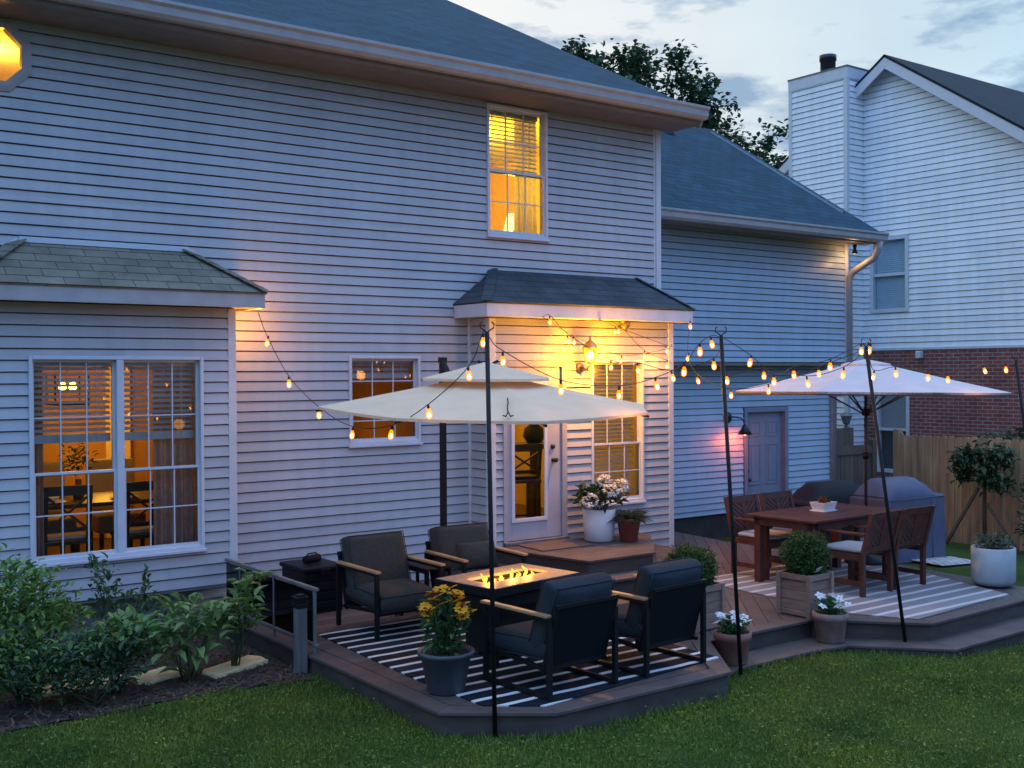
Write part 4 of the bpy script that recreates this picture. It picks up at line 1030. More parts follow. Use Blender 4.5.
# ------------------------------------------------------------------ dining set
t = thing('dining_table', 'red brown slatted wooden dining table on the pale rug', 'dining table', (5.70, -2.76, .011), R(2))
hw, hd, H_ = .80, .45, .715
mb = MB()
for i in range(8): y0 = -hd+i*(2*hd/8); mb.box(-hw+.06, hw-.06, y0+.003, y0+2*hd/8-.003, H_, H_+.025)
mb.box(-hw, -hw+.057, -hd, hd, H_, H_+.025); mb.box(hw-.057, hw, -hd, hd, H_, H_+.025)
part(mb, 'tabletop', M['redwood'], t, bevel=.003)
mb = MB(); mb.box(-hw+.08, hw-.08, -hd+.06, -hd+.085, H_-.09, H_-.002); mb.box(-hw+.08, hw-.08, hd-.085, hd-.06, H_-.09, H_-.002); mb.box(-hw+.06, -hw+.082, -hd+.06, hd-.06, H_-.09, H_-.002); mb.box(hw-.082, hw-.06, -hd+.06, hd-.06, H_-.09, H_-.002)
part(mb, 'apron', M['redwood'], t)
for sx in (-1, 1):
    for sy in (-1, 1):
        mb = MB(); mb.box(sx*(hw-.1)-.04, sx*(hw-.1)+.04, sy*(hd-.1)-.04, sy*(hd-.1)+.04, 0, H_-.0025); part(mb, 'leg', M['redwood'], t, bevel=.004)
def patio_chair(label, loc, rz):
    t = thing('patio_chair', label, 'dining chair', loc, rz, 'red brown chairs round the dining table')
    w, d = .535, .52; hw, hd = w/2, d/2
    for sx in (-1, 1):
        mb = MB(); mb.box(sx*(hw-.024)-.024, sx*(hw-.024)+.024, -hd, -hd+.05, 0, .62); part(mb, 'leg', M['redwood'], t, bevel=.004)
        mb = MB(); mb.bar((sx*(hw-.024), hd-.02, 0), (sx*(hw-.024), hd-.02, .42), .048, .05); mb.bar((sx*(hw-.024), hd-.02, .40), (sx*(hw-.024), hd+.10, .86), .048, .045); part(mb, 'leg', M['redwood'], t, bevel=.004)
        mb = MB(); mb.box(sx*(hw-.024)-.034, sx*(hw-.024)+.034, -hd-.02, hd+.02, .622, .645); part(mb, 'armrest', M['redwood'], t, bevel=.005)
        mb = MB(); mb.box(sx*(hw-.024)-.015, sx*(hw-.024)+.015, -hd+.052, hd-.05, .36, .42); part(mb, 'side_rail', M['redwood'], t); mb = MB(); mb.box(sx*(hw-.024)-.015, sx*(hw-.024)+.015, -hd+.052, hd-.05, .10, .15); part(mb, 'side_rail', M['redwood'], t)
    mb = MB()
    for i in range(6): y0 = -hd+.01+i*(d-.06)/6; mb.box(-hw+.05, hw-.05, y0, y0+.07, .405, .425)
    mb.box(-hw+.05, hw-.05, -hd+.0, -hd+.03, .34, .404); part(mb, 'seat', M['redwood'], t)
    # back: frame plus chevron slats with open gaps
    fr = Matrix.Translation((0, hd-.02, .40)) @ Euler((-.255, 0, 0)).to_matrix().to_4x4(); bw, bh = hw-.05, .475
    mb = MB(); mb.M = fr; mb.box(-bw, bw, -.015, .015, bh-.075, bh); mb.box(-bw, bw, -.015, .015, .05, .10); mb.box(-.018, .018, -.014, .014, .10, bh-.075)
    part(mb, 'back_frame', M['redwood'], t)
    mb = MB(); mb.M = fr; za, zb_ = .10, bh-.075; sl = .80; pitch = .062; wd = .049
    for sx in (-1, 1):
        k = -8
        while k < 12:
            z0 = za + k*pitch; poly = [(.018, z0), (bw, z0+sl*(bw-.018)), (bw, z0+sl*(bw-.018)+wd), (.018, z0+wd)]
            poly = clip(clip(poly, 0, -1, -za), 0, 1, zb_); k += 1
            if len(poly) < 3: continue
            vs = [(sx*x, -.010, z) for x, z in poly] + [(sx*x, .010, z) for x, z in poly]; n = len(poly)
            mb.add(vs, [tuple(range(n)), tuple(range(n, 2*n))[::-1]] + [(i, n+i, n+(i+1) % n, (i+1) % n) for i in range(n)])
    part(mb, 'back_slats', M['redwood'], t)
    cushion('seat_pad', M['seat_pad'], t, (0, -.02, .455), (w-.09, d-.05, .06), (0, 0, 0), puff=.012, piping=False)
    return t
c1_ = patio_chair('dining chair nearest the garage lamp on the far side of the table', (5.36, -2.19, .011), 0.)
twin(c1_, 'dining chair on the far side of the table in front of the black grill cover', (5.97, -2.17, .011), R(-2))
twin(c1_, 'dining chair with its back to us beside the boxwood planter', (5.385, -3.40, .011), R(180+2))
twin(c1_, 'dining chair with its back to us below the violet grill cover', (5.99, -3.38, .011), R(180-1))

# ------------------------------------------------------------------ pots
def pot(t, prof, m, soil_r, soil_z, square=None):
    mb = MB(); mb.lathe(prof, n=32); p_ = part(mb, 'pot', m, t)
    mb = MB(); mb.lathe([(0, soil_z+.01), (soil_r*.6, soil_z+.015), (soil_r, soil_z)], n=20); part(mb, 'soil', M['soil'], t); return p_
def flowers(t, name, centers, m, r, petals=6, eye=None, dome=.35):
    for c in centers:
        mb = MB(); tx, ty = random.uniform(-.5, .5), random.uniform(-.5, .5); mb.M = Matrix.Translation(c) @ Euler((tx, ty, random.random()*6)).to_matrix().to_4x4()
        for k in range(petals):
            a = 2*PI*k/petals; mb.leaf((math.cos(a)*r*.12, math.sin(a)*r*.12, 0), (math.cos(a), math.sin(a), dome), r, r*.75, fold=.08, curl=.2)
        f = part(mb, name, m, t)
        if eye: mb2 = MB(); mb2.M = mb.M; mb2.blob((0, 0, r*.1), (r*.28, r*.28, r*.2), 7, 5); part(mb2, 'flower_centre', eye, f)
t = thing('flower_pot', 'dark slate pot of golden yellow flowers at the front left of the deck', 'potted flowers', (-.03, -3.87, .002))
pot(t, [(0, 0), (.125, 0), (.135, .01), (.185, .27), (.205, .272), (.208, .30), (.19, .302), (.18, .25)], M['slate_pot'], .182, .265)
mb = MB(); put_leaves(mb, ball_pts((0, 0, .50), (.18, .18, .20), 330, .3), .085, .45, .3, out=(0, 0, .35)); put_leaves(mb, ball_pts((.0, 0, .34), (.16, .16, .1), 90, .3), .07, .4); part(mb, 'foliage', M['leaf_mid'], t)
stems((0, 0, .26), [(random.gauss(0, .08), random.gauss(0, .08), .66) for _ in range(14)], .004, 'stem', t)
flowers(t, 'flower', [(q[0], q[1], q[2]) for q in ball_pts((0, 0, .56), (.19, .19, .20), 34, .82, zmin=-.05)], M['petal_yellow'], .048, 9, M['flower_eye'])
for (loc, lab, m, sc_, nf) in [((2.70, -4.13, -.168), 'terracotta pot of white flowers on the step behind the nearest right pole', M['terracotta'], .92, 15), ((3.98, -4.15, -.168), 'greyed terracotta pot of white flowers on the step below the boxwood planter', M['terracotta_grey'], .93, 9)]:
    t = thing('flower_pot', lab, 'potted flowers', loc); s = sc_
    pot(t, [(0, 0), (.125*s, 0), (.135*s, .01), (.158*s, .20), (.172*s, .205), (.175*s, .265), (.155*s, .268), (.15*s, .23)], m, .152*s, .24)
    mb = MB(); put_leaves(mb, ball_pts((0, 0, .30), (.15*s, .15*s, .09), 260, .3), .05, .5, .4); part(mb, 'foliage', M['leaf_mid'], t)
    pts = ball_pts((0, 0, .33), (.17*s, .17*s, .09), nf, .8, zmin=.0) + [(-.09, .05, .45*s), (.05, .03, .44*s)]
    flowers(t, 'flower', pts, M['petal_white'], .042, 5, None)
    stems((0, 0, .24), pts, .003, 'stem', t)
def box_planter(loc, rz, lab, w, h, ball, flow):
    t = thing('box_planter', lab, 'planter', loc, rz); hw = w/2
    mb = MB()
    for sx in (-1, 1):
        for sy in (-1, 1): mb.box(sx*hw-.022, sx*hw+.022, sy*hw-.022, sy*hw+.022, 0, h)
    mb.box(-hw+.022, hw-.022, -hw-.012, -hw+.006, h-.06, h-.002); mb.box(-hw+.022, hw-.022, hw-.006, hw+.012, h-.06, h-.002)
    mb.box(-hw-.012, -hw+.006, -hw+.022, hw-.022, h-.06, h-.002); mb.box(hw-.006, hw+.012, -hw+.022, hw-.022, h-.06, h-.002)
    for s in (-1, 1):
        mb.box(-hw+.022, hw-.022, s*hw-.010, s*hw+.008, .01, .06); mb.box(s*hw-.008, s*hw+.010, -hw+.022, hw-.022, .01, .06)
    part(mb, 'frame', M['planter_wood'], t, bevel=.004)
    mb = MB()
    for i in range(3):
        z0, z1 = .065+i*(h-.13)/3, .065+(i+1)*(h-.13)/3-.004
        for s in (-1, 1): mb.box(-hw+.022, hw-.022, s*(hw-.012)-.006, s*(hw-.012)+.006, z0, z1); mb.box(s*(hw-.012)-.006, s*(hw-.012)+.006, -hw+.022, hw-.022, z0, z1)
    part(mb, 'panel', M['planter_wood'], t)
    mb = MB(); mb.box(-hw+.02, hw-.02, -hw+.02, hw-.02, h-.06, h-.05); part(mb, 'soil', M['soil'], t)
    mb = MB(); c, r = ball; put_leaves(mb, ball_pts(c, r, 4200, .80, lump=.16), .021, .6, .1, out=c); put_leaves(mb, ball_pts(c, [q*.8 for q in r], 800, .7), .05, .7, .1)
    for q in ball_pts(c, [k*.98 for k in r], 46, .97, zmin=-.2):
        dq = (Vector(q)-Vector(c)).normalized()
        for _ in range(7): put_leaves(mb, [Vector(q)+dq*random.uniform(-.01, .045)], .02, .6, .1, out=c)
    part(mb, 'boxwood_ball', M['leaf_box'], t)
    mb = MB(); put_leaves(mb, [(random.uniform(-hw, hw), random.uniform(-hw, hw), h+random.uniform(-.03, .08)) for _ in range(150)], .04, .5, .5); part(mb, 'trailing_leaves', M['leaf_mid'], t)
    flowers(t, 'flower', flow, M['petal_white'], .04, 5, None)
    return t
box_planter((4.11, -3.76, .0015), R(3), 'square cedar planter with a clipped boxwood ball beside the dining chair', .34, .40, ((.0, .0, .56), (.225, .225, .215)), [(-.07, -.19, .43), (-.16, -.05, .46), (-.05, -.20, .455), (.17, -.1, .45)])
box_planter((2.86, -3.50, .0015), R(6), 'cedar planter with a boxwood ball half hidden behind the armchair', .38, .40, ((-.02, 0, .53), (.24, .24, .21)), [(.15, -.05, .44), (.19, .05, .42)])
t = thing('planter_pot', 'large white cylinder pot of white hydrangeas beside the door', 'potted plant', (4.13, -.76, .342))
pot(t, [(0, 0), (.155, 0), (.17, .012), (.195, .37), (.18, .375), (.17, .32)], M['white_pot'], .175, .33)
mb = MB(); put_leaves(mb, ball_pts((.03, 0, .50), (.31, .26, .17), 240, .35, zmin=-.6), .11, .6, .3, out=(0, 0, .35)); part(mb, 'foliage', M['leaf_dark'], t)
stems((0, 0, .33), [(random.gauss(0, .15), random.gauss(0, .12), .55) for _ in range(12)], .005, 'stem', t)
for c in [(-.27, -.16, .50), (-.04, -.26, .60), (.02, -.08, .70), (.20, -.16, .64)]:
    mb = MB()
    for q in ball_pts(c, (.075, .075, .062), 90, .85): mb.leaf(q, Vector(q)-Vector(c)+Vector((random.gauss(0, .02), random.gauss(0, .02), 0)), .034, .034, .1, .2)
    part(mb, 'flower', M['petal_white'], t)
t = thing('planter_pot', 'dark red pot of wispy grey green leaves beside the white pot', 'potted plant', (4.36, -1.02, .342))
pot(t, [(0, 0), (.095, 0), (.10, .01), (.135, .24), (.14, .245), (.14, .27), (.125, .27), (.12, .24)], M['red_pot'], .122, .245)
mb = MB()
for i in range(420):
    a = random.uniform(0, 2*PI); e = random.uniform(.1, 1.2); mb.leaf((random.gauss(0, .04), random.gauss(0, .04), .25), (math.cos(a), math.sin(a), e), random.uniform(.12, .24), .012, .1, .35)
part(mb, 'foliage', M['leaf_grey'], t)
t = thing('planter_pot', 'large pale concrete tub at the right end of the dining rug', 'potted plant', (6.79, -4.10, .0115))
pot(t, [(0, 0), (.15, 0), (.19, .015), (.222, .06), (.225, .40), (.215, .408), (.205, .40), (.20, .36)], M['grey_pot'], .205, .37)
mb = MB(); put_leaves(mb, ball_pts((0, 0, .43), (.19, .19, .13), 260, .2, zmin=-.2), .06, .4, .5)
for i in range(60): a = random.uniform(0, 2*PI); mb.leaf((random.gauss(0, .08), random.gauss(0, .08), .38), (math.cos(a)*.5, math.sin(a)*.5, 1), random.uniform(.1, .24), .014, .1, .2)
part(mb, 'foliage', M['leaf_grey'], t)
t = thing('planter_pot', 'low white square dish of red succulents on the dining table', 'potted plant', (5.72, -2.72, .7525), R(4))
mb = MB(); vs = []
for (a, z) in ((.075, .012), (.095, .10), (.085, .10), (.07, .03)): vs += [(-a*1.35, -a, z), (a*1.35, -a, z), (a*1.35, a, z), (-a*1.35, a, z)]
mb.add(vs, [(0,3,2,1)] + [(i*4+k, i*4+(k+1) % 4, (i+1)*4+(k+1) % 4, (i+1)*4+k) for i in range(3) for k in range(4)] + [(12,13,14,15)]); part(mb, 'pot', M['white_pot'], t, bevel=.003)
mb = MB(); mb.box(-.125, .125, -.095, .095, 0, .012); part(mb, 'saucer', M['white_pot'], t, bevel=.003)
mb = MB(); put_leaves(mb, ball_pts((-.05, -.02, .115), (.05, .05, .045), 70, .3), .035, .5, .6); part(mb, 'red_rosette', M['petal_red'], t)
mb = MB(); put_leaves(mb, ball_pts((.04, .01, .105), (.08, .06, .05), 110, .3), .04, .5, .5); part(mb, 'foliage', M['leaf_dark'], t)

# ------------------------------------------------------------------ grills under covers
def grill(name, lab, loc, rz, w, d, hs, hh, lid, m):
    """covered grill: shelf height hs, hood top hh, hood spans lid=(x0, x1)"""
    t = thing(name, lab, 'grill cover', loc, rz); mb = MB()
    # cross sections along x: (x, half depth, shelf z, top z)
    x0, x1 = lid; secs = [(-w/2, hs-.03), (-w/2+.03, hs), (x0, hs+.02), (x0+.12, hh-.07), (x0+.24, hh), (x1-.24, hh), (x1-.12, hh-.06), (x1, hs+.02), (w/2-.03, hs), (w/2, hs-.04)]
    vs = []; fs = []
    for i, (x, zt) in enumerate(secs):
        e = .985 if 0 < i < len(secs)-1 else .95
        yb = d/2*e; k = (zt-hs)/(hh-hs) if zt > hs else 0
        j = lambda: random.uniform(-.012, .012)
        sect = [(-yb-.02+j(), 0), (-yb+j(), hs*.5), (-yb, hs-.02), (-yb*.92, hs+(zt-hs)*.35), (-yb*.72, hs+(zt-hs)*.78+.001), (-yb*.42, zt), (0, zt+.012*k), (yb*.45, zt), (yb*.8, hs+(zt-hs)*.7), (yb, hs-.02), (yb+j(), hs*.5), (yb+.02+j(), 0)]
        vs += [(x+j()*.4, y, z) for y, z in sect]
    K = 12
    for i in range(len(secs)-1):
        for k in range(K-1): fs.append((i*K+k, (i+1)*K+k, (i+1)*K+k+1, i*K+k+1))
    fs += [tuple(range(K)), tuple((len(secs)-1)*K+k for k in range(K))[::-1]]
    mb.add(vs, fs); o = part(mb, 'cover', m, t, bevel=.02, seg=2)
    for p_ in o.data.polygons: p_.use_smooth = True
    mb = MB()
    for sx in (-1, 1):
        for sy in (-1, 1): mb.tube([(sx*(w/2-.1)-.02, sy*(d/2-.08), .05), (sx*(w/2-.1)+.02, sy*(d/2-.08), .05)], .05, 12)
    part(mb, 'wheel', M['black_metal'], t)
    mb = MB(); y_ = -d/2-.016
    mb.tube([(-w/2+.02, y_+.012, hs-.022), (-w/4, y_+.002, hs-.03), (w/4, y_+.004, hs-.024), (w/2-.02, y_+.012, hs-.03)], .006, 5)
    mb.tube([(-w/2+.01, y_-.006, .035), (0, y_-.012, .03), (w/2-.01, y_-.006, .036)], .008, 5)
    for x in (x0+.10, x1-.10): mb.tube([(x, y_-.004, .04), (x+.005, y_+.004, hs*.5), (x, y_+.010, hs-.03)], .005, 5)
    part(mb, 'seam', m, o); return t
grill('covered_grill', 'grill under a slate violet cover in front of the wooden fence', (9.56, -1.02, gz(9.56, -1.02)), R(-3), 1.30, .66, .93, 1.17, (-.63, .44), M['cover_purple'])
grill('covered_grill', 'low grill under a black cover beside the garage door', (9.62, .25, gz(9.6, .25)), R(-4), 1.35, .62, .72, .98, (-.55, .62), M['cover_black'])
o = None
mb = MB(); mb.prism([(-.42, -.28), (.42, -.28), (.42, .28), (-.42, .28)], 0, .008); o = mb.build('outdoor_mat', M['mat_pattern']); o.location = (9.78, -1.66, gz(9.78, -1.66)+.03); o.rotation_euler = (0, .03, R(-8)); tag(o, 'small patterned mat on the grass before the violet grill cover', 'mat')

# ------------------------------------------------------------------ wall lamps
t = thing('wall_lamp', 'lit brass coach lantern on the wall beside the glazed door', 'wall lamp', (4.13, DY-.018, 2.36))
mb = MB(); mb.M = Matrix.Rotation(PI/2, 4, 'X'); mb.lathe([(0, 0), (.06, 0), (.055, .02), (.02, .03), (0, .03)], n=18); mb.M = Matrix.Identity(4)
mb.tube([(0, -.03, 0), (.02, -.10, -.02), (.04, -.15, .02), (.04, -.15, .06)], .012, 8); part(mb, 'bracket', M['copper'], t)
mb = MB(); mb.lathe([(0, .045), (.05, .05), (.055, .065), (.03, .07)], (.04, -.15, 0), 6, False); mb.lathe([(.10, .235), (.06, .29), (.02, .32), (.012, .36), (0, .37)], (.04, -.15, 0), 6, False)
for k in range(6): a = PI/3*k; mb.bar((.04+.055*math.cos(a), -.15+.055*math.sin(a), .06), (.04+.092*math.cos(a), -.15+.092*math.sin(a), .235), .008)
part(mb, 'lantern_frame', M['copper'], t)
mb = MB(); mb.lathe([(.05, .065), (.086, .232)], (.04, -.15, 0), 6, False); part(mb, 'lantern_glass', M['bulb_glass'], t)
mb = MB(); mb.blob((.04, -.15, .14), (.045, .045, .06), 10, 8); part(mb, 'lit_bulb', M['lamp_glow'], t)
lamp('lantern_light', (.04, -.27, .14), 150, (1, .38, .0), .06, t)
t = thing('wall_lamp', 'black gooseneck barn lamp on the garage wall beside its door', 'wall lamp', (9.12, GL_-.018, 1.56))
mb = MB(); mb.M = Matrix.Rotation(PI/2, 4, 'X'); mb.lathe([(0, 0), (.095, 0), (.09, .02), (.03, .035), (0, .035)], n=20); mb.M = Matrix.Identity(4)
mb.tube([(0, -.03, 0), (.03, -.10, .015), (.10, -.20, .0), (.14, -.25, -.06), (.14, -.25, -.11)], .012, 8); part(mb, 'gooseneck', M['cast'], t)
mb = MB(); mb.lathe([(.02, -.10), (.03, -.12), (.045, -.15), (.12, -.265), (.115, -.267), (.03, -.16)], (.14, -.25, 0), 20); part(mb, 'lamp_shade', M['cast'], t)
mb = MB(); mb.blob((.14, -.25, -.24), (.03, .03, .04), 8, 6); part(mb, 'lit_bulb', M['red_lamp'], t)
lamp('barn_light', (.12, -.22, -.30), 12, (1, .16, .06), .05, t)
t = thing('spot_light', 'small copper coloured flood lamp under the canopy ceiling', 'spotlight', (4.77, -.50, 2.93))
mb = MB(); mb.tube([(0, 0, 0), (0, 0, -.03)], .05, 14); mb.M = Matrix.Translation((.0, -.03, -.06)) @ Euler((.5, .3, 0)).to_matrix().to_4x4(); mb.lathe([(0, .05), (.04, .05), (.06, -.05), (.05, -.05), (.03, .03)], n=16); part(mb, 'lamp_head', M['copper'], t)

# ------------------------------------------------------------------ string light poles and strings
POLES = [((-.045, -4.80+.30, -.16), (-.052, -4.438, 2.573), 'black light pole in the lawn in front of the deck beside the yellow flowers'),
         ((2.515, -4.40, -.21), (2.416, -4.274, 2.595), 'leaning black light pole beside the terracotta pot'),
         ((4.52, -5.06+.46, -.27), (4.222, -4.367, 2.52), 'leaning black light pole on the step before the pale rug'),
         ((7.95, -4.10, -.33), (7.615, -3.893, 2.406), 'black light pole at the right edge beyond the concrete tub')]
for b, tp, lab in POLES:
    t = thing('light_pole', lab, 'pole', b, 0, 'black poles carrying the string lights'); d = Vector(tp)-Vector(b)
    mb = MB(); mb.tube([(0, 0, -.12), d], .0165, 10); part(mb, 'pole', M['black_metal'], t)
    mb = MB()
    for s in (-1, 1): mb.tube([d, d+Vector((.02*s, -.01*s, .02)), d+Vector((.04*s, -.02*s, .035)), d+Vector((.045*s, -.02*s, .06)), d+Vector((.03*s, -.015*s, .075))], .005, 6)
    part(mb, 'hook', M['black_metal'], t)
def bulb_mesh():
    mb = MB(); mb.lathe([(0, -.040), (.010, -.038), (.019, -.030), (.024, -.012), (.024, .004), (.018, .024), (.010, .046)], n=14); return mb
bm = bulb_mesh().build('bulb', M['bulb_glass']); bulb_data = bm.data; bpy.data.objects.remove(bm)
mb = MB(); mb.blob((0, 0, -.008), (.0135, .0135, .021), 10, 8); bm = mb.build('filament', M['bulb']); fil_data = bm.data; bpy.data.objects.remove(bm)
mb = MB(); mb.lathe([(.004, .078), (.009, .076), (.0105, .05), (.0105, .042)], n=12); bm = mb.build('socket', M['cable']); soc_data = bm.data; bpy.data.objects.remove(bm)
def cr(pts, k=6):
    P = [Vector(p) for p in pts]; P = [P[0]*2-P[1]] + P + [P[-1]*2-P[-2]]; out = []
    for i in range(1, len(P)-2):
        for j in range(k):
            t = j/k; a, b, c, d = P[i-1:i+3]
            out.append(.5*((2*b)+(c-a)*t+(2*a-5*b+4*c-d)*t*t+(3*b-a-3*c+d)*t**3))
    out.append(P[-2]); return out
def string_light(lab, pts, a0=True, a1=True):
    """a0/a1: the end points are anchors without bulbs"""
    t = thing('string_light', lab, 'string lights', pts[0], 0, 'strings of warm bulbs over the deck'); o = Vector(pts[0])
    n = len(pts); P = [Vector(p)-o for p in pts]; lift = Vector((0, 0, .070))
    cab = [p + (Vector() if (i == 0 and a0) or (i == n-1 and a1) else lift) for i, p in enumerate(P)]
    mb = MB(); mb.tube(cr(cab), .0036, 5); part(mb, 'cable', M['cable'], t)
    for i, p in enumerate(P):
        if (i == 0 and a0) or (i == n-1 and a1): continue
        b = bpy.data.objects.new('bulb', bulb_data); COL.objects.link(b); b.parent = t; b.location = p; k_ = random.uniform(.80, .92); b.scale = (k_, k_, k_); b.rotation_euler = (random.uniform(-.22, .22), random.uniform(-.22, .22), 0)
        for nm, dt in (('filament', fil_data), ('socket', soc_data)):
            q = bpy.data.objects.new(nm, dt); COL.objects.link(q); q.parent = b
    return t
string_light('string of bulbs sagging from the bay eave across to the nearest pole', [(-.03, -.627, 2.895), (-.03, -.826, 2.594), (-.03, -1.295, 2.211), (-.03, -1.886, 1.947), (-.124, -2.653, 1.809), (-.202, -3.403, 1.843), (-.294, -4.08, 2.02), (-.125, -4.326, 2.281), (-.03, -4.36, 2.51), (-.05, -4.43, 2.56)])
string_light('string of bulbs in front of the cream cantilever canopy between the two nearest poles', [(-.031, -4.42, 2.553), (.094, -4.42, 2.383), (.606, -4.42, 2.177), (1.161, -4.42, 2.132), (1.55, -4.42, 2.195), (1.841, -4.42, 2.301), (2.019, -4.42, 2.459), (2.178, -4.40, 2.52), (2.40, -4.28, 2.585)])
string_light('string of bulbs from the left canopy hook to the leaning pole by the terracotta pot', [(3.37, -.68, 2.93), (3.103, -1.154, 2.85), (2.948, -1.646, 2.63), (2.981, -2.278, 2.355), (2.864, -2.796, 2.323), (2.786, -3.344, 2.247), (2.727, -3.903, 2.352), (2.416, -4.274, 2.579)])
string_light('short string from the left canopy hook to the right corner of the door wall', [(3.379, -.68, 2.93), (3.918, -.575, 2.658), (4.70, -.52, 2.44), (5.60, -.45, 2.60)])
string_light('upper short string from the right canopy hook past the flood lamp', [(4.197, -.68, 2.93), (4.608, -.52, 2.79), (5.449, -.547, 2.565), (5.62, -.45, 2.66)])
string_light('lower short string from the right canopy hook across the tall lit window', [(4.197, -.68, 2.92), (4.594, -.60, 2.796), (5.03, -.58, 2.5), (5.447, -.548, 2.378), (5.63, -.45, 2.40)])
string_light('string from the right end of the canopy to the pole before the pale rug', [(5.70, -.70, 2.93), (5.50, -.90, 2.86), (5.05, -1.30, 2.46), (4.60, -1.90, 2.20), (4.367, -2.60, 2.054), (4.369, -3.1, 2.104), (4.364, -3.729, 2.275), (4.222, -4.367, 2.502)])
string_light('string of bulbs with a shallow sag between the two leaning poles', [(2.416, -4.274, 2.595), (2.758, -4.281, 2.374), (3.075, -4.269, 2.212), (3.373, -4.24, 2.27), (3.792, -4.30, 2.339), (4.15, -4.37, 2.48), (4.222, -4.367, 2.51)])
string_light('string of bulbs with a deeper sag between the two leaning poles', [(2.416, -4.274, 2.585), (2.602, -4.167, 2.224), (3.007, -4.218, 2.263), (3.471, -4.313, 2.191), (3.884, -4.369, 2.267), (4.229, -4.373, 2.49)])
string_light('string of bulbs in front of the lavender parasol to the pole at the right edge', [(4.229, -4.373, 2.52), (4.28, -4.36, 2.485), (4.563, -4.197, 2.245), (5.036, -4.12, 2.271), (5.592, -4.105, 2.229), (6.064, -4.028, 2.205), (6.692, -4.066, 2.295), (7.198, -4.013, 2.305), (7.615, -3.893, 2.406)])
for loc, w in [((.06, -.38, 2.84), 9.), ((-.02, -1.2, 2.1), 2.), ((0, -2.3, 1.75), .8), ((4.6, -1.15, 2.75), 6), ((3.1, -1.1, 2.75), 4), ((5.30, -.60, 2.45), 5.), ((4.3, -.62, 2.6), 6), ((2.9, -2.6, 2.28), 2.5), ((1.3, -4.5, 2.05), 1.5), ((4.4, -2.9, 2.0), 3.), ((3.4, -4.3, 2.1), 2.), ((5.5, -4.2, 2.12), 2.5), ((6.8, -4.1, 2.2), 2.)]:
    lamp('bulb_fill_light', loc, w*1.5, (1, .38, .03), .06)  # unseen fill lamps added by the strings, some set outward for the canopy fascia
t = thing('eave_lamp', 'small dark lamp hanging below the garage gutter at the downspout', 'lamp', (11.62, 1.22, 4.46))
mb = MB(); mb.tube([(0, 0, 0), (0, 0, -.05)], .035, 12); mb.lathe([(.02, -.05), (.03, -.09), (.055, -.16), (.05, -.16), (.02, -.10)], n=14); part(mb, 'lamp_head', M['cast'], t)
lamp('eave_light', (0, .02, -.20), 5., (1, .55, .2), .03, t)

# ------------------------------------------------------------------ fence, gate, neighbour
fx_ = 13.5
t = thing('wooden_fence', 'tall cedar board fence between the garden and the brick house', 'fence', (fx_, -6, -.75))
mb = MB(); y = -8.0
while y < 1.62:
    w = random.uniform(.132, .142); h = 1.90+random.uniform(-.02, .02)
    zz = .04*(1.8-min(y, 1.8))*0; x = random.uniform(-.004, .004)
    poly = [(0, 0), (w, 0), (w, h-.03), (w-.03, h), (.03, h), (0, h-.03)]
    vs = [(x, y+6+a, b) for a, b in poly] + [(x+.018, y+6+a, b) for a, b in poly]
    mb.add(vs, [tuple(range(6))[::-1], tuple(range(6, 12))] + [(i, (i+1) % 6, 6+(i+1) % 6, 6+i) for i in range(6)]); y += w+random.uniform(.006, .014)
part(mb, 'boards', M['fence'], t)
mb = MB()
for z in (.3, 1.0, 1.65): mb.box(.019, .06, -2, 7.63, z, z+.09)
part(mb, 'rails', M['fence'], t)
for y in np.arange(-2, 7.5, 2.4):
    mb = MB(); mb.box(.061, .15, y-.045, y+.045, 0, 1.92); part(mb, 'post', M['fence'], t)
mb = MB(); mb.box(-.03, .10, 7.64, 7.76, -.1, 1.98); part(mb, 'post', M['fence'], t, bevel=.006)
t = thing('garden_gate', 'old brown wooden gate beside the garage corner', 'gate', (12.55, 1.95, -.7))
mb = MB()
for i in range(8): mb.box(-.50+i*.125, -.50+i*.125+.118, -.01, .01, .05, 1.66)
part(mb, 'boards', M['gate_wood'], t)
mb = MB(); mb.box(-.5, .5, -.04, -.012, 1.50, 1.62); mb.box(-.5, .5, -.04, -.012, .3, .4); part(mb, 'rails', M['gate_wood'], t)
for x, h in ((-.58, 1.95), (.56, 1.75)):
    mb = MB(); mb.box(x-.06, x+.06, -.06, .06, -.1, h); part(mb, 'post', M['gate_wood'], t, bevel=.005)
mb = MB(); mb.box(-.50, .05, .03, .06, 1.4, 1.98); part(mb, 'upper_panel', M['gate_wood'], t)
t = thing('post_lantern', 'small dark lantern standing on the gate beside the garage', 'lantern', (12.42, 2.0, 1.285))
mb = MB(); mb.lathe([(0, 0), (.05, 0), (.05, .02), (.02, .03), (.03, .05), (.06, .07), (.10, .20), (.13, .21), (.05, .27), (0, .28)], n=10, smooth=False); part(mb, 'body', M['grey_metal'], t)

nb = thing('neighbor_house', 'white clapboard and red brick neighbour house with a clad chimney', 'house')
NX = 16.6; PK = 3.91; PZ = 9.05; SL = .68; YL, YR = PK-5.4, PK+5.4
def nlim(z):
    d = 5.4 if z < PZ-.06-5.4*SL else (PZ-.06-z)/SL
    return (PK-max(0, d), PK+max(0, d))
mb = MB(); siding(mb, PX(NX), YL, YR, 2.79, PZ-.08, [(3.52, 4.46, 3.57, 5.21)], c=.128, ph=2.79, lim=nlim, lip=.02)
part(mb, 'gable_wall', M['siding_white'], nb)
mb = MB()
WY0, WY1, WZ0, WZ1 = 3.50, 4.33, .10, 1.98
mb.box(NX-.03, NX+.05, YL, WY0, -1.2, 2.77); mb.box(NX-.03, NX+.05, WY1, YR, -1.2, 2.77); mb.box(NX-.03, NX+.05, WY0, WY1, WZ1, 2.77); mb.box(NX-.03, NX+.05, WY0, WY1, -1.2, WZ0)
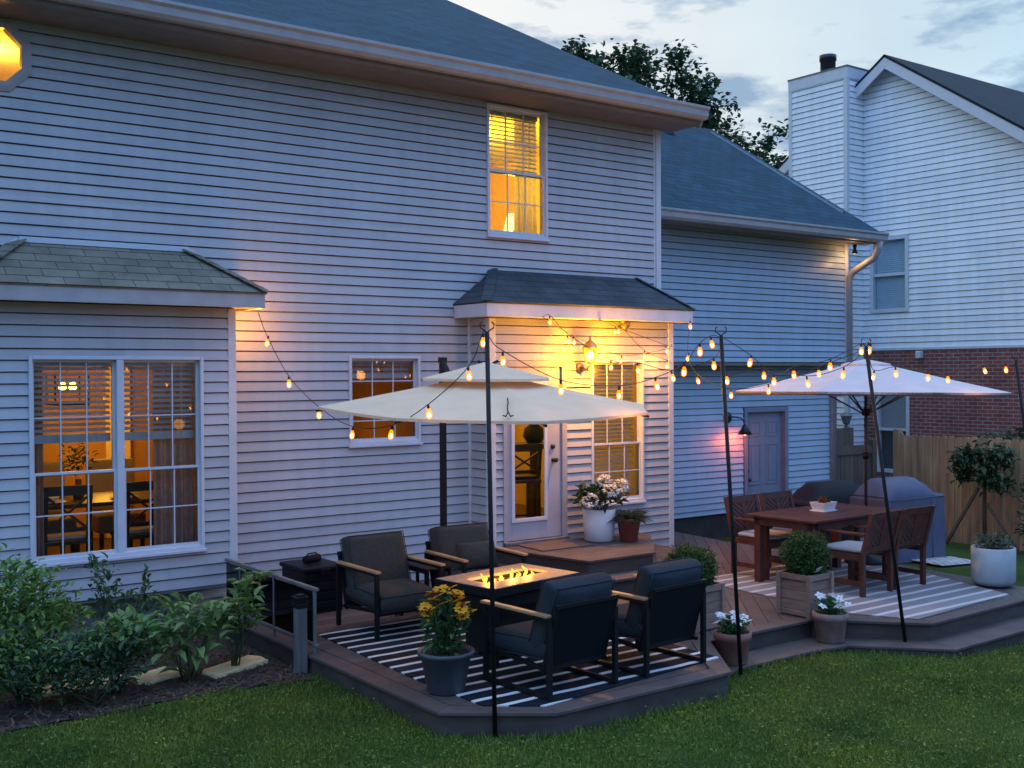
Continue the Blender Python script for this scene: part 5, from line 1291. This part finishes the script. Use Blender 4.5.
part(mb, 'brick_wall', M['brick'], nb)
mb = MB(); mb.box(NX-.05, NX+.02, YL, YR, 2.75, 2.80); part(mb, 'trim_board', M['white_trim'], nb)
mb = MB(); mb.box(NX+.06, NX+9, YL, YL+.05, -1.2, 5.2); part(mb, 'side_wall', M['siding_white'], nb); mb = MB(); mb.box(NX+.06, NX+9, YR-.05, YR, -1.2, 5.2); part(mb, 'side_wall', M['siding_white'], nb)
mb = MB()
for s in (-1, 1):
    ye = PK+s*5.85; ze = PZ-5.85*SL
    mb.slab([(NX-.32, PK, PZ+.03), (NX+10, PK, PZ+.03), (NX+10, ye, ze+.03), (NX-.32, ye, ze+.03)], .05)
nr = part(mb, 'roof', M['roof_neighbor'], nb)
mb = MB()
for s in (-1, 1):
    ye = PK+s*5.85; ze = PZ-5.85*SL
    vs = [(x, y, z) for x in (NX-.31, NX-.27) for y, z in ((PK, PZ-.025), (ye, ze-.025), (ye, ze-.27), (PK, PZ-.27))]
    mb.add(vs, [(0,1,2,3), (4,7,6,5), (0,4,5,1), (1,5,6,2), (2,6,7,3)])
part(mb, 'rake_board', M['white_trim'], nr)
mb = MB()
for s in (-1, 1):
    ye = PK+s*5.85; ze = PZ-5.85*SL; mb.quad((NX-.27, PK, PZ-.10), (NX, PK, PZ-.10), (NX, ye, ze-.10), (NX-.27, ye, ze-.10))
part(mb, 'soffit', M['white_trim'], nr)
CX = 16.0; CY0, CY1, CZ = 4.66, 6.20, 8.82
mb = MB(); siding(mb, PX(CX), CY0, CY1, -1.2, CZ, c=.128, ph=2.79, lip=.02)
siding(mb, lambda u, z, o: (u, CY0-o, z), CX, NX, -1.2, CZ, c=.128, ph=2.79, lip=.02)
mb.box(CX+.03, NX+.6, CY0+.03, CY1, 6, CZ); ch = part(mb, 'chimney', M['siding_white'], nb)
mb = MB()
for (x, y) in ((CX, CY0), (CX, CY1)): mb.box(x-.03, x+.06, y-.06 if y == CY1 else y-.03, y+.03 if y == CY1 else y+.06, -1.2, CZ)
mb.box(CX-.035, NX+.62, CY0-.035, CY1+.035, CZ-.12, CZ+.12); part(mb, 'chimney_trim', M['white_trim'], ch)
mb = MB(); mb.box(CX-.05, NX+.64, CY0-.05, CY1+.05, CZ+.121, CZ+.15); part(mb, 'chimney_cap', M['grey_metal'], ch)
mb = MB(); mb.lathe([(.17, .15), (.17, .50), (.19, .50), (.19, .62), (.0, .63)], (CX+.45, 5.50, CZ), 16); part(mb, 'flue', M['cast'], ch)
def nwin(y0, y1, z0, z1, x, lab):
    mb = MB(); c = .075
    mb.box(x-.05, x+.06, y0, y0+c, z0, z1); mb.box(x-.05, x+.06, y1-c, y1, z0, z1); mb.box(x-.05, x+.06, y0+c, y1-c, z1-c, z1); mb.box(x-.05, x+.06, y0+c, y1-c, z0, z0+c); zm = (z0+z1)/2; mb.box(x-.03, x+.04, y0+c, y1-c, zm-.03, zm+.03)
    w = part(mb, 'window', M['white_trim'], nb); w['label'] = lab
    mb = MB(); mb.quad((x, y0+c, z0+c), (x, y1-c, z0+c), (x, y1-c, z1-c), (x, y0+c, z1-c)); part(mb, 'pane', M['glass'], w)
    mb = MB(); z = z1-c-.02
    while z > (zm if lab.startswith('lower') else z0+c): mb.cbox((x+.06, (y0+y1)/2, z), (.056, y1-y0-2*c-.02, .004), (0, R(-68), 0)); z -= .045
    part(mb, 'blind', mat('blue grey blind '+lab[:5], (.34, .48, .55), .6, .05) if not lab.startswith('lower') else mat('grey green blind', (.30, .33, .32), .6, .05), w)
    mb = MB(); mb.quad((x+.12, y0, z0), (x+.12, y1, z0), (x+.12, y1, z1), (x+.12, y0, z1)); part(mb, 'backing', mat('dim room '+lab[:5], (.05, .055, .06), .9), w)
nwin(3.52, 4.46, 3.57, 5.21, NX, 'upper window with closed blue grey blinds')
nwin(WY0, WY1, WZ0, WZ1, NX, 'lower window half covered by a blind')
mb = MB(); mb.box(NX-.16, NX-.03, 3.16, 3.28, 2.56, 2.72); part(mb, 'dryer_vent', M['white_trim'], nb, bevel=.02)

shrub('hedge_shrub', 'dark shrub showing over the top of the cedar fence', (14.6, -.15, -.7), [((0, 0, 1.75), (.35, .9, .25), 2.2), ((0, .2, 1.0), (.4, .8, .8), 2)], .10, .5, M['leaf_dark'], leafn=200, stemr=.02)
# staked tree before the fence
t = thing('young_tree', 'small round headed tree held by dark stakes before the cedar fence', 'tree', (12.95, -.36, -.66))
mb = MB(); mb.tube([(0, 0, 0), (.02, .02, .6), (0, 0, 1.2)], [.04, .035, .028], 8); part(mb, 'trunk', M['bark'], t)
mb = MB()
for (c, r, k) in [((0, .05, 1.40), (.38, .42, .36), 1.3), ((-.1, .28, 1.50), (.24, .24, .22), .6), ((.1, -.22, 1.52), (.26, .26, .24), .6), ((0, .40, 1.22), (.20, .22, .2), .45), ((.0, -.25, 1.12), (.26, .26, .2), .5)]:
    put_leaves(mb, ball_pts(c, r, int(300*k), .4, lump=.3), .11, .55, .1)
part(mb, 'crown', M['leaf_dark'], t)
mb = MB(); mb.bar((-.03, .10, 1.0), (.0, .72, -.02), .045); part(mb, 'stake', M['gate_wood'], t)
mb = MB(); mb.bar((-.03, -.05, .75), (.0, -.62, -.02), .04); part(mb, 'stake', M['gate_wood'], t)
shrub('upright_shrub', 'narrow dark shrub at the right edge before the fence', (12.75, -1.35, -.64), [((0, 0, .55), (.28, .28, .5), 2.0), ((0, 0, 1.0), (.24, .24, .4), 1.5)], .09, .5, M['leaf_dark'], leafn=200, stemr=.015)
t = thing('planter_pot', 'shallow grey bowl on the grass behind the concrete tub', 'potted plant', (11.6, -2.25, gz(11.6, -2.25)))
pot(t, [(0, 0), (.12, 0), (.24, .20), (.25, .24), (.23, .24), (.20, .18)], M['grey_pot'], .22, .2)
mb = MB(); put_leaves(mb, ball_pts((0, 0, .3), (.22, .22, .16), 160, .3), .07, .5, .4); part(mb, 'foliage', M['leaf_dark'], t)

# far maple behind the roofs
TB = Vector((18.6, 14.2, -.8)); RT = Vector((.804, -.595, 0)); FW = Vector((.595, .804, 0))
t = thing('maple_tree', 'tall leafy maple rising behind the roofs', 'tree', TB)
tips = [(-2.7, 11.5, .5), (-2.3, 11.7, .5), (-2.0, 11.4, .6), (-1.6, 11.8, .5), (-1.6, 11.4, .6), (-1.0, 11.4, .6), (-.55, 11.5, .5), (-.1, 11.75, .45), (.2, 11.6, .5), (-.45, 11.1, .7), (.15, 11.3, .6), (-.1, 10.6, .7),
        (.95, 11.3, .5), (1.25, 11.0, .5), (.75, 10.6, .7), (1.7, 10.7, .5), (2.05, 10.9, .4), (1.6, 10.1, .6), (2.2, 10.0, .5), (2.6, 9.75, .5), (2.1, 9.3, .6), (2.95, 9.1, .5), (3.4, 9.35, .4), (3.65, 9.0, .4), (3.3, 8.6, .5), (3.9, 8.6, .4), (4.1, 8.95, .35), (4.05, 8.3, .4),
        (1.0, 9.8, .7), (.2, 9.7, .8), (-.8, 10.3, .8), (-1.6, 10.5, .8), (-2.4, 10.8, .7), (-3.3, 11.0, .7), (1.4, 8.9, .8), (.4, 8.6, .9), (-.8, 9.0, .9), (-2.0, 9.3, .9), (2.6, 8.2, .8), (1.6, 7.6, .9), (0, 7.4, 1.), (-1.6, 7.8, 1.), (-3.2, 9.4, .9), (3.2, 7.4, .8)]
mbl = MB(); mbt = MB()
mbt.tube([(0, 0, 0), (.1, .05, 3), (0, .1, 6), (.05, 0, 8.5)], [.32, .26, .20, .11], 10)
for u, z, r in tips:
    dep = random.uniform(-1.6, 1.6); c = RT*u + FW*dep + Vector((0, 0, z+.8))
    h = max(3.2, c.z*.55); a = Vector((.03, .05, min(h, 8.2))); m1 = a.lerp(c, .5)+Vector((0, 0, .35)); mbt.tube([a, m1, c], [.07, .045, .014], 5)
    for k in range(int(13*r/.6)):
        q = c + Vector((random.gauss(0, r*.42), random.gauss(0, r*.42), random.gauss(0, r*.42)))
        mbt.tube([c, q], [.012, .005], 3, caps=False)
        for _ in range(18):
            mbl.leaf(q+Vector((random.gauss(0, .13), random.gauss(0, .13), random.gauss(0, .13))), (random.gauss(0, 1), random.gauss(0, 1), random.gauss(0, .6)-.2), random.uniform(.14, .23), random.uniform(.10, .16), .1, .15)
part(mbt, 'trunk', M['bark'], t); part(mbl, 'crown', M['leaf_tree'], t)

# ------------------------------------------------------------------ things seen through the windows
def wood_chair(label, loc, rz, h=.98, seat=.46, stool=False, m='furn_dark', pad='furn_light'):
    t = thing('bar_stool' if stool else 'wooden_chair', label, 'bar stool' if stool else 'dining chair', loc, rz, None if stool else 'dining chairs inside the bay room')
    for sx in (-1, 1):
        mb = MB(); mb.bar((sx*.20, -.19, 0), (sx*.20, -.19, seat), .04); part(mb, 'leg', M[m], t)
        mb = MB(); mb.bar((sx*.20, .20, 0), (sx*.20, .20, seat), .04); mb.bar((sx*.20, .20, seat), (sx*.20, .27, h), .04); part(mb, 'leg', M[m], t)
    mb = MB(); mb.box(-.23, .23, -.22, .23, seat-.04, seat+.0); part(mb, 'seat', M[m], t, bevel=.006)
    mb = MB(); mb.box(-.21, .21, -.20, .18, seat+.002, seat+.045); part(mb, 'seat_pad', M[pad], t, bevel=.015)
    mb = MB(); mb.box(-.22, .22, .25, .285, h-.09, h); mb.bar((-.19, .225, seat+.10), (.19, .26, h-.10), .035, .02); mb.bar((.19, .225, seat+.10), (-.19, .26, h-.10), .035, .02); mb.box(-.2, .2, .21, .235, seat+.08, seat+.12); part(mb, 'backrest', M[m], t)
    mb = MB()
    for y in (-.19, .20): mb.bar((-.20, y, .18), (.20, y, .18), .025)
    part(mb, 'stretcher', M[m], t)
    return t
fz0 = .285
t = thing('indoor_table', 'dark dining table set for a meal behind the bay window', 'table', (-1.15, 1.15, fz0))
mb = MB(); mb.box(-.95, .95, -.50, .50, .72, .76); part(mb, 'tabletop', M['furn_dark'], t, bevel=.006)
for sx in (-1, 1):
    for sy in (-1, 1): mb = MB(); mb.box(sx*.85-.04, sx*.85+.04, sy*.4-.04, sy*.4+.04, 0, .719); part(mb, 'leg', M['furn_dark'], t)
t['label'] = 'dark dining table set for a meal behind the bay window'
ck = wood_chair('wooden cross back chair at the near left of the indoor table', (-1.55, .52, fz0), PI)
twin(ck, 'wooden cross back chair at the near right of the indoor table', (-.80, .50, fz0), PI)
twin(ck, 'wooden cross back chair at the right end of the indoor table', (.05, 1.1, fz0), -PI/2)
up = thing('upholstered_chair', 'pale upholstered chair on the far side of the indoor table', 'dining chair', (-1.35, 1.85, fz0))
mb = MB(); mb.box(-.26, .26, -.2, .25, .30, .50); part(mb, 'seat', M['furn_light'], up, bevel=.03)
mb = MB(); mb.box(-.26, .26, .22, .32, .502, 1.08); part(mb, 'backrest', M['furn_light'], up, bevel=.04)
for sx in (-1, 1):
    for y in (-.16, .24): mb = MB(); mb.bar((sx*.22, y, 0), (sx*.22, y, .30), .04); part(mb, 'leg', M['furn_dark'], up)
twin(up, 'pale upholstered chair at the far right of the indoor table', (-.60, 1.88, fz0))
for i, (x, y, lab) in enumerate([(-1.55, .85, 'white plate and bowl at the left near place of the indoor table'), (-.85, .85, 'white plate and bowl at the right near place of the indoor table'), (-1.4, 1.45, 'white plate and bowl at the far side of the indoor table')]):
    p = thing('place_setting', lab, 'plate', (x, y, fz0+.761)); mb = MB(); mb.lathe([(0, 0), (.09, 0), (.14, .015), (.135, .02), (0, .008)], n=24); part(mb, 'plate', M['porcelain'], p)
    mb = MB(); mb.lathe([(0, .021), (.04, .021), (.075, .06), (.07, .06), (.035, .03)], n=20); part(mb, 'bowl', M['porcelain'], p)
v = thing('vase', 'slim vase of dried stems on the indoor table', 'vase', (-1.22, 1.12, fz0+.761)); mb = MB(); mb.lathe([(0, 0), (.05, 0), (.06, .06), (.03, .16), (.035, .20), (.03, .20)], n=18); part(mb, 'vase_body', M['copper'], v)
mb = MB(); put_leaves(mb, ball_pts((0, 0, .40), (.18, .18, .18), 120, .3), .07, .35, .5); part(mb, 'stems', M['leaf_dark'], v)
def curtain(lab, x0, x1, y, z0, z1):
    mb = MB(); n = 40; vs = []; fs = []
    for j in (0, 1, 2, 3):
        z = z0+(z1-z0)*j/3
        for i in range(n+1): u = i/n; vs.append((x0+(x1-x0)*u, y+.03*math.sin(u*PI*2*5)+.008*math.sin(u*31+j), z))
    for j in range(3):
        for i in range(n): a = j*(n+1)+i; fs.append((a, a+1, a+n+2, a+n+1))
    mb.add(vs, fs, True); return tag(mb.build('curtain', M['curtain']), lab, 'curtain')
curtain('beige curtain hanging at the right of the bay window', -.90, -.42, -.20, .34, 2.38)
curtain('narrow beige curtain at the left of the bay window', -2.10, -1.88, -.20, .34, 2.38)
curtain('beige curtain drawn aside in the upstairs window', 3.72, 4.05, .30, 3.6, 5.44)
pl = thing('pendant_lamp', 'lit lantern pendant over the indoor table behind the bay window', 'pendant lamp', (-1.35, 1.0, 2.19))
mb = MB(); mb.tube([(0, 0, .60), (0, 0, .12)], .01, 6); part(mb, 'rod', M['cast'], pl)
mb = MB()
for sx in (-1, 1):
    for sy in (-1, 1): mb.bar((sx*.16, sy*.16, -.18), (sx*.16, sy*.16, .12), .015)
for z in (-.18, .12):
    for s in (-1, 1): mb.bar((-.16, s*.16, z), (.16, s*.16, z), .015); mb.bar((s*.16, -.16, z), (s*.16, .16, z), .015)
mb.bar((-.16, 0, .12), (.16, 0, .12), .015); part(mb, 'lantern_frame', M['cast'], pl)
for dx in (-.05, .05): mb = MB(); mb.blob((dx, 0, 0), (.04, .04, .04), 8, 6); part(mb, 'lit_bulb', M['lamp_glow'], pl)
mb = MB(); mb.box(-.25, .05, 3.45, 3.59, .285, 2.4); mb.box(-1.6, -1.28, 3.45, 3.59, .285, 2.4); part(mb, 'lit_wall_strip', mat('wall strip lightened as lamplit', (.85, .66, .36), .6), house)  # pale strips on the back wall; light from another room put into their colour
lamp('dining_light', (-1.35, .9, 1.9), 5.5, (1, .46, .07), .08)
lamp('dining_back_light', (-.5, 2.6, 1.7), 26, (1, .46, .05), .15)
ch_ = thing('reflected_bulbs', 'small brass frame of bulbs added for reflected string lights at the right of the bay room', 'reflected_bulbs', (.0, 1.3, 2.05))  # added glowing bulbs standing in for string lights mirrored in the bay glass
mb = MB(); mb.tube([(0, 0, .75), (0, 0, 0)], .01, 6)
tipz = []
for k in range(5):
    a = 2*PI*k/5+.3; p = (.30*math.cos(a), .30*math.sin(a), .05); tipz.append(p); mb.tube([(0, 0, 0), (.15*math.cos(a), .15*math.sin(a), -.05), p], .008, 6)
part(mb, 'frame', M['copper'], ch_)
for p in tipz: mb = MB(); mb.blob((p[0], p[1], p[2]+.05), (.022, .022, .04), 8, 6); part(mb, 'reflected_bulb', M['lamp_glow'], ch_)
# kitchen
wood_chair('dark bar stool with a cross back behind the glazed door', (3.78, .35, .345), PI*.9, 1.10, .66, True, 'furn_dark', 'furn_dark')
kt = thing('counter_table', 'tall dark counter table behind the glazed door', 'table', (4.25, 1.0, .345)); mb = MB(); mb.box(-.8, .6, -.35, .35, .98, 1.03); part(mb, 'tabletop', M['furn_dark'], kt, bevel=.005)
for sx in (-.7, .5):
    for sy in (-.28, .28): mb = MB(); mb.box(sx-.04, sx+.04, sy-.04, sy+.04, 0, .979); part(mb, 'leg', M['furn_dark'], kt)
jr = thing('round_urn', 'dark round urn with a plant on the counter behind the door', 'urn', (4.50, .95, 1.376)); mb = MB(); mb.lathe([(0, 0), (.09, 0), (.15, .10), (.13, .20), (.06, .25), (.07, .28), (.05, .28)], n=20); part(mb, 'urn_body', M['cast'], jr)
mb = MB(); put_leaves(mb, ball_pts((0, 0, .36), (.13, .13, .10), 60, .3), .10, .4, .6); part(mb, 'foliage', M['leaf_dark'], jr)
lamp('kitchen_light', (4.4, 1.5, 2.5), 46, (1, .58, .06), .15)
lamp('hall_light', (1.9, 1.9, 1.25), 8, (1, .46, .06), .1)
sh = thing('round_chair', 'round backed pale chair inside the small window', 'chair', (1.62, .9, .285)); mb = MB(); mb.tube([(-.25, 0, .9), (-.24, 0, 1.25), (-.12, 0, 1.40), (.12, 0, 1.40), (.24, 0, 1.25), (.25, 0, .9)], .03, 8); part(mb, 'back_hoop', M['furn_light'], sh); mb = MB(); mb.box(-.25, .25, -.5, 0, .84, .90); part(mb, 'seat', M['furn_light'], sh, bevel=.02)
for sx in (-1, 1):
    for y in (-.45, -.05): mb = MB(); mb.bar((sx*.2, y, 0), (sx*.2, y, .839), .03); part(mb, 'leg', M['furn_dark'], sh)
# bedroom
tl = thing('table_lamp', 'lit table lamp inside the upstairs window', 'table lamp', (4.12, .85, 3.95)); mb = MB(); mb.lathe([(0, 0), (.07, 0), (.08, .06), (.03, .12), (.02, .18)], n=18); part(mb, 'lamp_base', M['copper'], tl)
mb = MB(); mb.lathe([(.14, .16), (.09, .38)], n=20); part(mb, 'lamp_shade', M['lamp_shade_glow'], tl)
ns = thing('nightstand', 'wooden nightstand under the upstairs lamp', 'nightstand', (4.12, .85, 3.305)); mb = MB(); mb.box(-.25, .25, -.2, .2, 0, .62); part(mb, 'cabinet', M['furn_dark'], ns); mb = MB(); mb.box(-.28, .28, -.23, .23, .621, .645); part(mb, 'tabletop', M['furn_dark'], ns)
hb = thing('headboard', 'curved dark headboard low in the upstairs window', 'headboard', (3.45, .75, 3.305)); mb = MB(); mb.M = Matrix.Rotation(PI/2, 4, 'X'); mb.prism([(-.45, 0), (.45, 0)] + [(.45*math.cos(a), .55+.14*math.sin(a)) for a in [PI*i/12 for i in range(13)]], -.03, .03); part(mb, 'panel', M['furn_dark'], hb)
lamp('bedroom_light', (4.12, .80, 4.5), 75, (1, .60, .02), .12); lamp('bedroom_ceiling_light', (3.9, 1.6, 5.2), 125, (1, .60, .02), .15)
lamp('landing_light', (-2.0, 1.0, 5.2), 60, (1, .48, .04), .12)

# ------------------------------------------------------------------ sky, sun, camera
W = bpy.data.worlds.new('World'); sc.world = W; W.use_nodes = True; nt = W.node_tree; nt.nodes.clear(); L = nt.links.new
EL, ROT = 7., 8.
CLOUD_E, CLOUD_M, CLOUD_S, CLOUD_W = (.40, .76, 1.60), (.80, 1.26, 1.88), (.62, .83, .96), (.93, .935, .92)
sky = N(nt, 'ShaderNodeTexSky', sky_type='NISHITA'); sky.sun_disc = False; sky.sun_elevation = R(EL); sky.sun_rotation = R(ROT); sky.air_density = 1.0; sky.dust_density = .6; sky.ozone_density = 3.0
tc = N(nt, 'ShaderNodeTexCoord'); mp = N(nt, 'ShaderNodeMapping'); mp.inputs['Scale'].default_value = (1, 1, 3.2); L(tc.outputs['Generated'], mp.inputs[0])
n1 = N(nt, 'ShaderNodeTexNoise'); n1.inputs['Scale'].default_value = 7.5; n1.inputs['Detail'].default_value = 9; n1.inputs['Roughness'].default_value = .58; L(mp.outputs[0], n1.inputs['Vector'])
dark = ramp(nt, n1.outputs['Fac'], [(.50, (0, 0, 0)), (.61, (1, 1, 1))])
mp2 = N(nt, 'ShaderNodeMapping'); mp2.inputs['Scale'].default_value = (1, 1, 2.2); mp2.inputs['Location'].default_value = (3, 1, 2); L(tc.outputs['Generated'], mp2.inputs[0])
n2 = N(nt, 'ShaderNodeTexNoise'); n2.inputs['Scale'].default_value = 2.2; n2.inputs['Detail'].default_value = 6; L(mp2.outputs[0], n2.inputs['Vector'])
veil = ramp(nt, n2.outputs['Fac'], [(.35, (.7, .7, .7)), (.65, (.97, .97, .97))])
# thin high cloud, pale towards the sunset behind the house and dusk blue on the opposite side
sep = N(nt, 'ShaderNodeSeparateXYZ'); L(tc.outputs['Generated'], sep.inputs[0])
side = ramp(nt, N(nt, 'ShaderNodeMath', operation='MULTIPLY_ADD').outputs[0], [(.30, CLOUD_E), (.58, CLOUD_M), (.73, CLOUD_S), (.88, CLOUD_W)])
ma = [n for n in nt.nodes if n.bl_idname == 'ShaderNodeMath'][0]; ma.inputs[1].default_value = .5; ma.inputs[2].default_value = .5; L(sep.outputs['Y'], ma.inputs[0])
el = N(nt, 'ShaderNodeMapRange'); el.inputs[1].default_value = .05; el.inputs[2].default_value = .75; el.inputs[3].default_value = 5.0; el.inputs[4].default_value = 17.5; L(sep.outputs['Z'], el.inputs[0])
wst = N(nt, 'ShaderNodeMapRange'); wst.inputs[1].default_value = .15; wst.inputs[2].default_value = .5; L(sep.outputs['Y'], wst.inputs[0])
sc_ = N(nt, 'ShaderNodeMix', data_type='FLOAT'); L(wst.outputs[0], sc_.inputs[0]); L(el.outputs[0], sc_.inputs[2]); sc_.inputs[3].default_value = 10
vs_ = N(nt, 'ShaderNodeVectorMath', operation='SCALE'); L(side, vs_.inputs[0]); L(sc_.outputs[0], vs_.inputs['Scale'])
mx = N(nt, 'ShaderNodeMix', data_type='RGBA'); L(veil, mx.inputs[0]); L(sky.outputs[0], mx.inputs[6]); L(vs_.outputs[0], mx.inputs[7])
mx2 = N(nt, 'ShaderNodeMix', data_type='RGBA'); dm = N(nt, 'ShaderNodeMath', operation='MULTIPLY'); dm.inputs[1].default_value = .88; L(dark, dm.inputs[0]); L(dm.outputs[0], mx2.inputs[0]); L(mx.outputs[2], mx2.inputs[6]); mx2.inputs[7].default_value = (2.4, 3.8, 5.6, 1)
bg = N(nt, 'ShaderNodeBackground'); L(mx2.outputs[2], bg.inputs[0]); bg.inputs[1].default_value = .10
wo = N(nt, 'ShaderNodeOutputWorld'); L(bg.outputs[0], wo.inputs[0])
sl = bpy.data.lights.new('sun', 'SUN'); sl.energy = .35; sl.angle = R(12); sl.color = (1, .86, .72)
so = bpy.data.objects.new('sun', sl); COL.objects.link(so); so.rotation_euler = (-(PI/2-R(EL)), 0, -R(ROT))

yaw, pitch, roll = R(36.5), R(.56), R(.3)
fw = Vector((math.sin(yaw)*math.cos(pitch), math.cos(yaw)*math.cos(pitch), -math.sin(pitch))); rt0 = Vector((math.cos(yaw), -math.sin(yaw), 0)); up0 = rt0.cross(fw)
rt = rt0*math.cos(roll) - up0*math.sin(roll); upv = up0*math.cos(roll) + rt0*math.sin(roll)
cam = bpy.data.cameras.new('camera'); cam.sensor_width = 36; cam.lens = 1120/1024*36; cam.clip_end = 900; cam.clip_start = .1
co = bpy.data.objects.new('camera', cam); COL.objects.link(co)
m4 = Matrix((rt, upv, -fw)).transposed().to_4x4(); m4.translation = Vector((-4.44, -10.65, 2.3)); co.matrix_world = m4; sc.camera = co
sc.view_settings.view_transform = 'Standard'; sc.view_settings.look = 'None'; sc.view_settings.exposure = .12; sc.view_settings.gamma = 1; sc.view_settings.use_curve_mapping = False
sc.render.engine = 'CYCLES'; sc.cycles.use_denoising = True
sc.cycles.max_bounces = 8; sc.cycles.transparent_max_bounces = 16; sc.cycles.sample_clamp_indirect = 4; sc.cycles.caustics_reflective = False; sc.cycles.caustics_refractive = False
